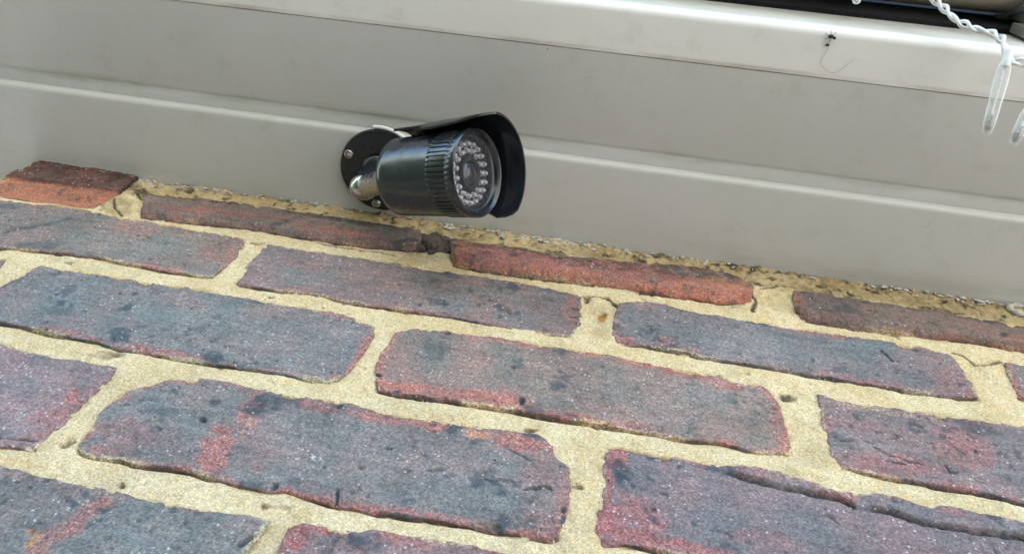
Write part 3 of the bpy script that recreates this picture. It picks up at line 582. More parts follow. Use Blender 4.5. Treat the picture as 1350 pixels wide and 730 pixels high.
# ------------------------------------------------------------------ brick wall
HX0, HX1 = -.2132, 2.3          # the house's length: its left corner lies just outside the frame
def resample(poly, n):
    p = np.asarray(poly, float); L = np.r_[0, np.cumsum(np.hypot(*np.diff(p, axis=0).T))]
    if np.isscalar(n): n = np.linspace(0, 1, n)
    s = n*L[-1]
    return np.stack([np.interp(s, L, p[:, 0]), np.interp(s, L, p[:, 1])], 1)
def smooth_poly(poly):
    p = resample(poly, max(12, int(np.hypot(*np.diff(np.asarray(poly, float), axis=0).T).sum()/2)))
    for _ in range(2): p[1:-1] = .25*p[:-2] + .5*p[1:-1] + .25*p[2:]
    return p
def spacing(length, step):
    a = [0, .25, .5, .85, 1.3, 1.9, 2.6]
    n = max(3, int((length - 5.2)/step))
    s = np.r_[a[:-1], np.linspace(a[-1], length - a[-1], n), length - np.array(a[:-1])[::-1]]
    return s/length
def eval_marks(marks, x, z, seed=5):
    ch = {c: np.zeros_like(x) for c in 'rkboywdh'}
    wx = x + fbm(x, z, 6, seed, 3)*1.6; wz = z + fbm(x, z, 6, seed+50, 3)*1.3
    edge = fbm(x, z, 3.0, seed+9, 3)*.22
    for t, cx, cz, a, b, c, d, s in marks:
        ux, uz = wx-cx, wz-cz
        q = np.hypot(a*ux + b*uz, c*ux + d*uz) + edge
        if t == 'h':
            q = np.hypot(a*(x-cx) + b*(z-cz), c*(x-cx) + d*(z-cz)) + edge*.8
            ch['h'] = np.maximum(ch['h'], s*sstep(1.1, .35, q)); continue
        ch[t] = np.maximum(ch[t], s*sstep(1.2, .55, q))
    return ch
def seg_dist(x, z, pl):
    d = np.full(x.shape, 1e9)
    for (ax, az), (bx, bz) in zip(pl[:-1], pl[1:]):
        ux, uz = bx-ax, bz-az; t = np.clip(((x-ax)*ux + (z-az)*uz)/(ux*ux+uz*uz+1e-9), 0, 1)
        d = np.minimum(d, np.hypot(x-ax-t*ux, z-az-t*uz))
    return d
def crack_depth(name, x, z, seed):
    dep = np.zeros_like(x)
    wx = x + fbm(x, z, 5, seed+3)*.8; wz = z + fbm(x, z, 5, seed+4)*.6
    for n, pl, w, dp in CRACKS:
        if n != name: continue
        d = seg_dist(wx, wz, np.array(pl)/10.)
        dep = np.maximum(dep, dp*sstep(w*.55+.25, w*.15, d + fbm(x, z, 2, seed)*.12))
    return dep

wall = empty('brick_wall', (0.2, 0, -2.35))
tag(wall, 'old weathered brick wall of purple grey and red bricks in yellow sand mortar, under the white eaves', 'brick wall')

OUT = {}         # outline polygons in mm
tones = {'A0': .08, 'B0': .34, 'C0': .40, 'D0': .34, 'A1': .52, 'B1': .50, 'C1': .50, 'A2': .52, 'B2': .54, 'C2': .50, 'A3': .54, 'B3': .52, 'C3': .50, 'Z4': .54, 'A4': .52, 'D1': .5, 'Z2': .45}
tints = {'A0': (.95, .75, .70), 'B0': (1.02, .82, .74), 'C0': (1.05, .9, .85), 'D0': (1.0, .84, .76), 'A1': (1.04, 1.0, .94), 'B1': (1.0, .95, .98), 'C1': (.90, .98, 1.07), 'A2': (.90, 1.0, 1.03), 'B2': (1.10, 1.0, .92), 'C2': (.98, .89, .93), 'A3': (1.08, .99, 1.04), 'B3': (.98, 1.02, 1.03), 'C3': (.95, .90, .98), 'Z4': (.92, 1.03, 1.03), 'A4': (1.05, .93, .97)}
rednessd = {'A0': .35, 'B0': .3, 'C0': .9, 'D0': .35, 'A1': .35, 'B1': .35, 'C1': .5, 'A2': .4, 'B2': .75, 'C2': .5, 'A3': .3, 'B3': .75, 'C3': .7, 'Z4': .4, 'A4': .8, 'D1': .8, 'Z2': .5}
labels = {'A0': 'brick with a dark upper face broken back to its orange core below', 'C0': 'red and orange brick under the eaves',
          'B3': 'chipped brick with a red band across it', 'B2': 'brick with a smooth dark blue patch', 'C3': 'brick with a bright red end and a split top edge'}
for bi, (name, (T, Rt, Bo, L, proud)) in enumerate(BRICKS.items()):
    seed = 100 + bi*7
    T, Rt, Bo, L = [np.array(q, float).reshape(-1, 2)/10. for q in (T, Rt, Bo, L)]
    Lf = np.vstack([T[:1], L, Bo[:1]]); Rf = np.vstack([T[-1:], Rt, Bo[-1:]])
    Tp, Bp, Lp, Rp = smooth_poly(T), smooth_poly(Bo), smooth_poly(Lf), smooth_poly(Rf)
    OUT[name] = np.vstack([Tp, Rp[1:], Bp[::-1][1:], Lp[::-1][1:-1]])
    wlen = T[-1, 0]-T[0, 0]; hlen = abs(np.mean(T[:, 1]) - np.mean(Bo[:, 1]))
    u, v = spacing(wlen, .8), spacing(hlen, .75)
    tp, bp, lp, rp = resample(Tp, u), resample(Bp, u), resample(Lp, v), resample(Rp, v)
    U, V = np.meshgrid(u, v); U, V = U[..., None], V[..., None]
    G = (1-V)*tp[None] + V*bp[None] + (1-U)*lp[:, None] + U*rp[:, None] \
        - ((1-U)*(1-V)*tp[0] + U*(1-V)*tp[-1] + (1-U)*V*bp[0] + U*V*bp[-1])
    x, z = G[..., 0].copy(), G[..., 1].copy()
    du, dv = np.minimum(U[..., 0], 1-U[..., 0])*wlen, np.minimum(V[..., 0], 1-V[..., 0])*hlen
    # round corners in plan: distance to the border with blended corners
    dd = np.minimum(du, dv)
    wgt = np.exp(-dd/5.0)
    x0, z0 = x.copy(), z.copy()
    x += (fbm(x0, z0, 13, seed, 4)*.9 + fbm(x0, z0, 4.5, seed+1, 2)*.3)*wgt; z += (fbm(x0, z0, 12, seed+31, 4)*.7 + fbm(x0, z0, 4.5, seed+33, 2)*.3)*wgt
    rad = 1.05 + .5*fbm(x, z, 14, seed+2)
    if name[1] == '0': rad = rad + sstep(.45, 1, V[..., 0])*(6 if name != 'A0' else 0)
    corner = np.clip(1 - np.hypot(np.clip(1-du/5.5, 0, 1), np.clip(1-dv/5.5, 0, 1)), 0, 1)*5.5
    ed = np.where((du < 5.5) & (dv < 5.5), np.minimum(corner, dd), dd) + np.clip(fbm(x, z, 4, seed+8, 3), -1, 1)*.35
    q = np.clip(1-ed/rad, 0, 1)
    drop = rad*(1-np.sqrt(np.clip(1-q*q*.985, 0, 1)))
    chips = sstep(.5, .9, fbm(x, z, 13, seed+5, 3))*np.exp(-dd/3.5)*2.6
    h = proud*1000 + .25 + .6*fbm(x, z, 70, seed+6, 2) + .58*fbm(x, z, 14, seed+7, 3) + .36*fbm(x, z, 3.2, seed+9, 3)
    pits = sstep(.62, .9, fbm(x, z, 3.4, seed+12, 2))*.85*sstep(-.3, .5, fbm(x, z, 30, seed+13))
    mk = eval_marks(BRICK_MARKS, x, z, seed=5)
    cr = crack_depth(name, x, z, seed)
    h = h - drop - chips - pits - mk['h']*1.2 - cr - mk['y']*.8 + mk['k']*.3*fbm(x, z, 2.5, seed+14, 2)
    h += np.maximum(mk['r']-.3, 0)*(.5*fbm(x, z, 4, seed+15, 3) - .25)
    extra_k = np.zeros_like(x)
    if name == 'A0':        # the lower part of this brick has spalled back to its orange core
        arr = z - np.interp(x, np.array(ARRIS)[:, 0]/10., np.array(ARRIS)[:, 1]/10.) - fbm(x, z, 14, 8, 3)*.9
        below = sstep(.4, -.5, arr)
        h += 2.2*sstep(-1, 1.5, arr) - below*(1.0 + 3.2*sstep(0, -16, arr)) + below*.5*fbm(x, z, 6, 9, 3)
    if name == 'C3':
        lx, lz = np.array(LEDGE)[:, 0]/10., np.array(LEDGE)[:, 1]/10.
        lzz = np.interp(x, lx, lz) + fbm(x, z, 9, 3, 3)*.7
        on = sstep(288, 300, x)*(1 - .8*sstep(347, 349, x)*sstep(357, 354, x))
        above = z - lzz
        h += on*(1.9*sstep(-.3, .8, above) - 3.4*sstep(1.2, .2, np.abs(above+.7)))
        extra_k = on*sstep(1.25, .35, np.abs(above+.7))*.8
    edge_red = min(1, rednessd[name]*1.25)*sstep(5.0, .8, dd + fbm(x, z, 16, seed+20, 3)*4.5 + fbm(x, z, 4, seed+24, 2)*1.0)
    low = V[..., 0] > .5
    low_edge = sstep(.75, .25, (1-V[..., 0])*hlen + .35*fbm(x, z, 10, seed+35, 3))*(name != 'A0')
    edge_red = edge_red*np.where(low, 1.0, .75)
    broad = .12*sstep(.15, .8, fbm(x, z, 45, seed+21, 3))
    r = np.clip(np.maximum(mk['r'], edge_red*.8) + broad*(mk['r'] < .2), 0, 1)
    k = np.clip(np.maximum.reduce([mk['k'], np.minimum(mk['h'], 1)*1.3, np.minimum(cr, 1)*1.7, extra_k*1.8, pits*.8, .85*low_edge*sstep(-.5, .3, fbm(x, z, 14, seed+36, 3)), .8*sstep(.52, .8, fbm(x, z, 12, seed+22, 4))*sstep(.05, .45, fbm(x, z, 60, seed+23))]), 0, 2)  # holes, cracks, pits, ledge groove and lower edges get painted shade
    b, o = mk['b'], mk['o'].copy()
    smear = .85*sstep(2.6, .3, dd + 1.1*fbm(x, z, 5, seed+37, 3))*sstep(.18, .6, fbm(x, z, 24, seed+38, 2))
    yv = np.maximum(mk['y'], smear)
    d = np.zeros_like(x)
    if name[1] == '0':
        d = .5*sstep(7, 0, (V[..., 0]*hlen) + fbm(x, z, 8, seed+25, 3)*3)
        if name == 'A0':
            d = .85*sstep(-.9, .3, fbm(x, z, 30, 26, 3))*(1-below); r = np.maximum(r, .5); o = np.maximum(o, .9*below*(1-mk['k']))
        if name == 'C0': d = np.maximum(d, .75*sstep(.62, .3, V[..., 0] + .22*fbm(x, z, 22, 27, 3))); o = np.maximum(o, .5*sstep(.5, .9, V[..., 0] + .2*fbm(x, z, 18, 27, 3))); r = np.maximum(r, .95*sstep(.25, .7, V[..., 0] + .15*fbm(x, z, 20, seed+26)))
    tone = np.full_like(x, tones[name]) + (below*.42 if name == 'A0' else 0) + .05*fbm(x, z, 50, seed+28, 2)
    nv, nu = x.shape
    idx = np.arange(nv*nu).reshape(nv, nu)
    F = [np.stack([idx[:-1, :-1], idx[1:, :-1], idx[1:, 1:], idx[:-1, 1:]], -1).reshape(-1, 4)]
    ring = np.r_[idx[0, :-1], idx[:-1, -1], idx[-1, :0:-1], idx[:0:-1, 0]]
    V3 = np.stack([x, -h, z], -1).reshape(-1, 3)
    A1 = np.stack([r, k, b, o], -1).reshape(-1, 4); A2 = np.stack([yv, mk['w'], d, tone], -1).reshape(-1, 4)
    parts, a1, a2, prev = [V3], [A1], [A2], ring
    side = np.array([.85 if name == 'A0' else .0])
    for depth in (1.5, 3.5, 8.0):
        rv = V3[ring].copy()
        rv[:, 1] += depth
        jit = fbm(rv[:, 0], rv[:, 2]+depth*3, 12, seed+40, 2)*.4
        rv[:, 2] += jit
        start = sum(len(p) for p in parts)
        parts.append(rv)
        c1 = A1[ring].copy(); c2 = A2[ring].copy(); c1[:, 0] = np.maximum(c1[:, 0]*.6, .3); c1[:, 1] = np.maximum(c1[:, 1], (.62 if name != 'A0' else .35)*(.6 + .6*sstep(-.5, .5, fbm(rv[:, 0], rv[:, 2], 12, seed+44, 3))))  # dark sides paint the shade line round and under each brick
        a1.append(c1); a2.append(c2)
        cur = start + np.arange(len(ring))
        F.append(np.stack([prev, np.roll(prev, -1), np.roll(cur, -1), cur], -1)); prev = cur
    V3 = np.vstack(parts)/1000.
    F = np.vstack(F)
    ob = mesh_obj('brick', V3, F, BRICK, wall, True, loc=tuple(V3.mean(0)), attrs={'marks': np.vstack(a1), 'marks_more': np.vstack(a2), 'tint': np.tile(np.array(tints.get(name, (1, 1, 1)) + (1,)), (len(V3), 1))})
    if name in labels: ob['label'] = labels[name]

# mortar: a height field that laps onto the bricks below each joint and sits back under the bricks above it
def mortar_bed():
    x0, x1, z0, z1, st = -213.2, 590., -400., 6., .7
    xs, zs = np.arange(x0, x1+.1, st), np.arange(z1, z0-.1, -st)
    X, Z = np.meshgrid(xs, zs)
    dmin = np.full(X.shape, 60.); above = np.zeros_like(X); wsum = np.zeros_like(X)
    inside_d = np.full(X.shape, -60.)
    recess = np.zeros_like(X); slit = np.zeros_like(X)
    for name, poly in OUT.items():
        lo, hi = poly.min(0)-14, poly.max(0)+14
        ix = np.where((xs > lo[0]) & (xs < hi[0]))[0]; iz = np.where((zs > lo[1]) & (zs < hi[1]))[0]
        if not len(ix) or not len(iz): continue
        sl = np.s_[iz[0]:iz[-1]+1, ix[0]:ix[-1]+1]
        x, z = X[sl], Z[sl]
        pp = resample(np.vstack([poly, poly[:1]]), 110)
        d = np.full(x.shape, 1e9); ins = np.zeros(x.shape, bool); nz = np.zeros(x.shape)
        for (ax, az), (bx, bz) in zip(pp[:-1], pp[1:]):
            ux, uz = bx-ax, bz-az; t = np.clip(((x-ax)*ux+(z-az)*uz)/(ux*ux+uz*uz+1e-9), 0, 1)
            dx, dz = x-ax-t*ux, z-az-t*uz
            e = np.hypot(dx, dz); mk = e < d
            nz = np.where(mk, dz, nz); d = np.where(mk, e, d)
            c = ((az > z) != (bz > z)) & (x < (bx-ax)*(z-az)/(bz-az+1e-12)+ax); ins ^= c
        sdist = np.where(ins, -d, d)
        under = np.clip(np.where(ins, nz, -nz)/(d+1e-6), -1, 1)       # +1: this brick is above the point
        w = np.exp(-np.maximum(sdist, 0)/3.2)
        recess[sl] += w*np.where(under > 0, (.55 + .6*np.clip(fbm(x, z, 26, 920, 3), -1, 1))*under + .3, .3 + .7*under)
        slit[sl] = np.maximum(slit[sl], np.clip(under*1.6, 0, 1)*np.exp(-(sdist/.95)**2)*sstep(-.5, .25, fbm(x, z, 30, 921, 3)))
        inside_d[sl] = np.maximum(inside_d[sl], -sdist)
        dmin[sl] = np.minimum(dmin[sl], sdist)
    mk = eval_marks(MORTAR_MARKS, X, Z, seed=77)
    cr = crack_depth('M', X, Z, 300)
    damp = 1 - .75*np.clip(recess, 0, 1)
    h = -.75 + (.75*fbm(X, Z, 28, 900, 2) + .5*fbm(X, Z, 8, 901, 3) + .3*fbm(X, Z, 2.6, 902, 2) + .35*fbm(X/7., Z, 3.2, 930, 2))*damp - np.clip(recess, -.4, 3) \
        - mk['h']*1.6 - cr - .8*sstep(.6, .95, fbm(X, Z, 5.5, 903, 2))*damp
    lump = sstep(1.45, .25, np.hypot((X+110)/10., (Z+53)/16.) + fbm(X, Z, 9, 911, 3)*.45)
    h += 1.8*lump + lump*(1.6*fbm(X, Z, 6, 912, 3) + .6*fbm(X, Z, 2.5, 913, 2))
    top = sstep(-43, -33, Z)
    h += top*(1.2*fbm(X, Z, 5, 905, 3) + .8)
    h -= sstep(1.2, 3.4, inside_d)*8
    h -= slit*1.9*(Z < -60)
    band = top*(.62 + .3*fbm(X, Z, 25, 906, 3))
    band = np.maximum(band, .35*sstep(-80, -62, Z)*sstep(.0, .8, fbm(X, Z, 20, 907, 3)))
    k = np.maximum.reduce([mk['k'], np.minimum(cr, 1)*.75, np.minimum(mk['h'], 1)*.35, top*.85*sstep(.25, .75, fbm(X, Z, 7, 908, 3)), .6*sstep(-15.5, -12.5, Z)*sstep(-.4, .4, fbm(X, Z, 18, 931, 3)), .75*sstep(3.5, .6, np.abs(Z+36+2*fbm(X, Z, 30, 932, 2)))*sstep(.05, .5, fbm(X, Z, 16, 933, 3))])  # grime, plus shade painted into cracks, holes and the gap below the soffit
    edge_d = .5*sstep(1.6, .2, np.abs(dmin))*sstep(.1, .7, fbm(X, Z, 14, 909, 2))
    green = .35*sstep(.45, .9, fbm(X, Z, 22, 910, 3))
    d = np.maximum.reduce([mk['d'], edge_d*.6, green*.5])
    k = np.maximum(k, slit*.95*(Z < -60)*sstep(-.6, .3, fbm(X, Z, 9, 922, 2)))  # shadow line under each brick, painted into the mortar
    A1 = np.stack([mk['r'], k, 0*X, mk['o']], -1).reshape(-1, 4); A2 = np.stack([np.clip(band, 0, 1), mk['w'], d, .5+0*X], -1).reshape(-1, 4)
    nz, nx = X.shape
    idx = np.arange(nx*nz).reshape(nz, nx)
    keep = (inside_d[:-1, :-1] < 5)
    F = np.stack([idx[:-1, :-1], idx[1:, :-1], idx[1:, 1:], idx[:-1, 1:]], -1)[keep]
    used = np.unique(F); rm = np.full(nx*nz, -1); rm[used] = np.arange(len(used))
    V = (np.stack([X, -h, Z], -1).reshape(-1, 3)/1000.)[used]
    mesh_obj('mortar', V, rm[F], MORTAR, wall, True, attrs={'marks': A1[used], 'marks_more': A2[used]})
    m = MB()       # plain bed behind the bricks beyond the detailed area
    def sheet(xa, xb, za, zb, y): m.add([(xa, y, za), (xb, y, za), (xb, y, zb), (xa, y, zb)], [(0, 1, 2, 3)])
    y = .0012
    sheet(.590, HX1, -.4, .006, y); sheet(HX0, HX1, -2.35, -.4, y)
    m.add([(HX0, .0, -2.35), (HX0, 3.2, -2.35), (HX0, 3.2, .006), (HX0, .0, .006)], [(0, 1, 2, 3)])
    m.box(HX0+.004, HX1, .02, .1, -2.349, .3)
    m.box(HX0+.004, HX0+.1, .1, 3.2, -2.349, .3)
    o = m.build('mortar', MORTAR, wall, smooth=False)
    for an, val in (('marks', (0, 0, 0, 0)), ('marks_more', (0, 0, 0, .5))):
        a = o.data.attributes.new(an, 'FLOAT_COLOR', 'POINT'); a.data.foreach_set('color', list(val)*len(o.data.vertices))
mortar_bed()

# bricks of the same bond round the traced ones (just outside the frame)
def plain_bricks():
    protos = []
    for s in range(4):
        rn = random.Random(s)
        w, hgt, c = .2054/2, .0531/2, .003
        ring0 = [(-w, hgt), (w, hgt), (w, -hgt), (-w, -hgt)]
        def rect(i, y): return [(-w+i+rn.uniform(-1, 1)*.0008, y, hgt-i), (w-i, y, hgt-i+rn.uniform(-1, 1)*.0008), (w-i, y, -hgt+i), (-w+i, y, -hgt+i)]
        vs = rect(0, .012)+rect(0, .0012)+rect(.001, -.0004)+rect(.003, -.0012)
        fs = [tuple(range(12, 16))]
        for j in range(3):
            for i in range(4): fs.append((j*4+i, j*4+(i+1) % 4, j*4+4+(i+1) % 4, j*4+4+i))
        me = bpy.data.meshes.new('brick'); me.from_pydata(vs, [], [f[::-1] for f in fs]); me.update()
        bm = bmesh.new(); bm.from_mesh(me); bmesh.ops.recalc_face_normals(bm, faces=bm.faces); bm.to_mesh(me); bm.free()
        me.materials.append(BRICK)
        for an, vals in (('tint', [(1, 1, 1, 1)]*len(vs)), ('marks', [(rn.uniform(.1, .6), rn.uniform(0, .25), rn.uniform(0, .4), 0) for _ in vs]), ('marks_more', [(0, 0, 0, rn.uniform(.45, .55)) for _ in vs])):
            a = me.attributes.new(an, 'FLOAT_COLOR', 'POINT'); a.data.foreach_set('color', [c for q in vals for c in q])
        protos.append(me)
    off = {0: .1125, 1: .0012, 2: .1089, 3: .0039, 4: .1111}
    have = {0: (-.30, .58), 1: (-.24, .66), 2: (-.56, .58), 3: (-.44, .46), 4: (-.34, .34)}
    stuff = MB()
    for row in range(31):
        base = off.get(row, .1125*((row+1) % 2))
        zc = -.0736*row - .0368
        for k in range(-21, 12):
            xc = base + k*.225 - .1125
            if row in have and xc < have[row][1] + .02: continue
            if not HX0+.04 < xc < HX1-.11: continue
            half = xc < HX0+.09
            if half: stuff.box(HX0, xc+.1027, -.0012, .01, zc-.0266, zc+.0266)
            elif row < 14 and xc < 1.5:
                o = bpy.data.objects.new('brick', random.choice(protos)); COL.objects.link(o)
                o.parent = wall; o.location = Vector((xc+random.uniform(-1, 1)*.002, 0, zc+random.uniform(-1, 1)*.001)) - wall.location
            else:
                stuff.box(xc-.1027, xc+.1027, -.0012, .01, zc-.0266, zc+.0266)
    for row in range(31):                              # the return wall round the corner
        zc = -.0736*row - .0368
        for k in range(14):
            yc = .012 + .1027 + k*.225 + (.1125 if row % 2 else 0)
            if row < 8 and k < 6:
                o = bpy.data.objects.new('brick', random.choice(protos)); COL.objects.link(o)
                o.parent = wall; o.rotation_euler.z = -math.pi/2
                o.location = Vector((HX0, yc, zc)) - wall.location
            else: stuff.box(HX0-.0012, HX0+.01, yc-.1027, yc+.1027, zc-.0266, zc+.0266)
        if row % 2: stuff.box(HX0-.0012, HX0+.01, .014, .1042, zc-.0266, zc+.0266)
    o = stuff.build('brick_course', BRICK, wall, smooth=False); o['kind'] = 'stuff'
    for an, val in (('tint', (1, 1, 1, 1)), ('marks', (.25, .1, .1, 0)), ('marks_more', (0, 0, 0, .5))):
        a = o.data.attributes.new(an, 'FLOAT_COLOR', 'POINT'); a.data.foreach_set('color', list(val)*len(o.data.vertices))
plain_bricks()

def blob(mb, c, r, seed, n=10, sq=(1, 1, 1), rough=.3):
    rn = random.Random(seed); vs, fs = [], []
    ph = [rn.uniform(0, 6.28) for _ in range(6)]
    for j in range(n+1):
        for i in range(2*n):
            th, f = math.pi*j/n, math.pi*i/n
            d = Vector((math.sin(th)*math.cos(f), math.sin(th)*math.sin(f), math.cos(th)))
            k = 1 + rough*(math.sin(3*d.x+4*d.z+ph[0])*.4 + math.sin(6*d.y+5*d.x+ph[1])*.35 + math.sin(9*d.z+7*d.y+ph[2])*.3) + (rn.uniform(-1, 1)*rough*.22 if 0 < j < n else 0)
            vs.append(Vector(c) + Vector((d.x*sq[0], d.y*sq[1], d.z*sq[2]))*r*k)
    for j in range(n):
        for i in range(2*n): fs.append((j*2*n+i, j*2*n+(i+1) % (2*n), (j+1)*2*n+(i+1) % (2*n), (j+1)*2*n+i))
    mb.add(vs, fs)

# dried mud lump in the joint under the camera, old sealant crumbs along the soffit
m = MB()
for i, (dx, dz, r) in enumerate(((0, 0, .0098), (.007, .005, .007), (-.008, .004, .0066), (.003, -.007, .0062), (-.006, -.006, .006), (.010, -.003, .005), (-.001, .009, .006), (-.011, -.001, .004))):
    blob(m, (.109+dx*1.15, .0018, -.047+dz*1.15), r*1.12, 40+i, 14, (1, .5, 1), .3)
m.build('mud_lump', MUD, wall, sharp=80)
m = MB()
rn = random.Random(3)
for i in range(480):
    x = rn.uniform(-.215, .53)
    dens = .10 + sum(a*math.exp(-((x-c)/w)**2) for c, w, a in ((-.165, .03, .55), (-.085, .05, .9), (.02, .03, .35), (.115, .02, .5), (.175, .035, .9), (.235, .012, .6), (.30, .02, .5), (.455, .05, 1.0), (.51, .015, .7)))
    if rn.random() > dens: continue
    s = rn.uniform(.0004, .0013) if x > -.115 else rn.uniform(.0003, .0007)
    zc = -.0135 - abs(rn.gauss(0, .0042)) + (.004 if x < -.115 else 0)
    blob(m, (x, -rn.uniform(.0005, .002) - (.002 if x < -.115 else 0), zc), s, i, 3, (rn.uniform(.6, 2.4), .5, rn.uniform(.5, 1.8)), .5)
o = m.build('sealant_crumbs', SEALANT, wall, sharp=60); o['kind'] = 'stuff'
m = MB()
ringp = []
for i in range(25):
    a = 2*math.pi*i/24
    ringp.append((.503+.0085*math.cos(a), -.0012, -.0205+.0062*math.sin(a)))
m.tube(ringp, [.0019+.0007*math.sin(i*2.1) for i in range(25)], 8)
m.build('sealant_curl', SEALANT, wall, sharp=80)

# ------------------------------------------------------------------ eaves: soffit, box end, fascia, felt, gutter
ZS = -.012                # underside of the plank against the wall
Z2 = ZS + .0066          # the outer plank and the fascia sit a step higher
XA, XB = HX0-.165, HX1
soffit = empty('soffit', (.2, -.07, ZS))
tag(soffit, 'white plastic soffit of two planks with a groove between them, above the brick wall', 'soffit')
m = MB()
m.prism_x([(.012, ZS), (-.0568, ZS), (-.0582, ZS+.0001), (-.0594, ZS+.0005), (-.0602, ZS+.0011), (-.0608, ZS+.0020), (-.0611, ZS+.0032), (-.0612, ZS+.0046), (-.0612, Z2+.008), (.012, Z2+.008)], XA, XB)
m.build('plank', UPVC, soffit, sharp=40)
m = MB()
m.prism_x([(-.0613, Z2), (-.0650, Z2), (-.0672, Z2+.0003), (-.0692, Z2+.0009), (-.0704, Z2+.0009), (-.0714, Z2+.0003), (-.0722, Z2), (-.1316, Z2), (-.1319, Z2+.0004), (-.1320, Z2+.013), (-.0613, Z2+.013)], XA, XB)
m.build('plank', UPVC, soffit, sharp=40)

m = MB()      # the soffit carries on round the corner
m.box(XA, HX0-.0012, .0121, 3.2, ZS, ZS+.013)
m.build('plank', UPVC, soffit, smooth=False)

fa = MB()
prof = [(-.1322, Z2-.0003)]
YB, RR = -.1625, .0065
prof += [(YB + RR, Z2-.0003)]
for i in range(1, 9):
    a = math.pi/2*i/8
    prof.append((YB + RR - RR*math.sin(a), Z2-.0003 + RR - RR*math.cos(a)))
prof += [(YB, .044), (YB+.006, .047), (-.1322, .047)]
fa.prism_x(prof, XA, XB)
fa.box(XA-.0185, XA-.0005, -.1625, 3.2, Z2-.0003, .047)
tag(fa.build('fascia_board', UPVC_F, sharp=30), 'white plastic fascia board with a bright rounded lower edge', 'fascia')

fe = MB()
fe.prism_x([(-.1655, .0455), (-.1665, .060), (-.1690, .12), (-.186, .165), (-.18, .168), (-.150, .13), (-.150, .0478), (-.158, .0475)], XA, XB)
tag(fe.build('roof_felt', FELT, sharp=30), 'black roofing felt hanging behind the gutter above the fascia', 'felt')

GZ = .088
gutter = empty('gutter', (.4, -.226, GZ))
tag(gutter, 'cream half round plastic gutter above the fascia at top right', 'gutter')
m = MB()
ri, ro = .0545, .0565
arc = [(-.226 + ro*math.cos(a), GZ + ro*math.sin(a)) for a in [math.pi + math.pi*i/28 for i in range(29)]]
arc2 = [(-.226 + ri*math.cos(a), GZ + ri*math.sin(a)) for a in [2*math.pi - math.pi*i/28 for i in range(29)]]
m.prism_x(arc + arc2, XA, XB)
m.build('trough', CREAM, gutter, sharp=40)
def bracket(x):
    m = MB()
    rb, rt = .0572, .0605
    arc = [(-.226 + rt*math.cos(a), GZ + rt*math.sin(a)) for a in [math.pi*.95 + math.pi*1.02*i/24 for i in range(25)]]
    arc2 = [(-.226 + rb*math.cos(a), GZ + rb*math.sin(a)) for a in [math.pi*1.97 - math.pi*1.02*i/24 for i in range(25)]]
    m.prism_x(arc + arc2, x, x+.022)
    m.box(x-.004, x+.026, -.170, -.1642, .012, .043)
    m.box(x+.004, x+.018, -.1745, -.1696, .02, .095)
    m.build('bracket', GREYP, gutter, sharp=30)
bracket(.462)

# ------------------------------------------------------------------ roof plane over the eaves
rf = MB()
rf.add([(XA, -.235, .18), (XB, -.235, .18), (XB, 3.2, 1.9), (XA, 3.2, 1.9), (XA, -.235, .205), (XB, -.235, .205), (XB, 3.2, 1.93), (XA, 3.2, 1.93)],
       [(0,3,2,1),(4,5,6,7),(0,1,5,4),(1,2,6,5),(2,3,7,6),(3,0,4,7)])
rf.box(HX0+.004, XB, 3.0, 3.2, -2.349, 1.85)
tag(rf.build('roof', plain('brown_roof_tile', (.16, .09, .06), .8, 0, .3, .3, 30), smooth=False), 'pitched roof over the eaves', kind='structure')

# ------------------------------------------------------------------ security camera
AX = Vector((.900, -.297, -.318)).normalized()
F0 = Vector(CCTV_F)
view = (F0 - Vector((0.21849104, -0.23880304, -0.51022053))).normalized()
UP = Vector((-.13370674, -.92927914, .34432948)); UP = (UP - AX*UP.dot(AX)).normalized()
AWAY = AX.cross(UP)
if AWAY.dot(view) < 0: AWAY = -AWAY
PL = Vector((.0620, -.0340, ZS))
cctv = empty('security_camera', PL)
tag(cctv, 'black bullet security camera with sun hood and led ring mounted on the white soffit', 'security camera')
E1 = UP
def th_of(vec):
    e2 = AX.cross(E1); return math.atan2(vec.dot(e2), vec.dot(E1))

# mounting plate on the soffit
m = MB()
dn = Vector((0, 0, -1)); ex = Vector((1, 0, 0))
m.lathe([(.0300, .0002), (.0302, .0012), (.0298, .0026), (.0290, .0032), (.0262, .0034), (.0250, .0030), (.0120, .0030), (.0001, .0030)], PL, dn, ex, 72, cap0=True)
plate = m.build('mount_plate', BLACK, cctv, sharp=40)
m = MB()
m.lathe([(.0306, .0001), (.0311, .0005), (.0309, .0011), (.0303, .0012)], PL, dn, ex, 72)
if False: m.build('plate_gasket', plain('pale_gasket', (.5, .5, .5), .4, 0, .5, .1), plate, sharp=40)
def screw(px_, py_):
    m = MB(); c = Vector((px_, py_, ZS-.0030))
    m.lathe([(.0034, 0), (.0034, .0006), (.0029, .0014), (.0016, .0018), (.0012, .0006), (.00005, .0005)], c, dn, ex, 20)
    m.build('screw', CHROME, plate, sharp=40)
for q in SCREWS: screw(*q)

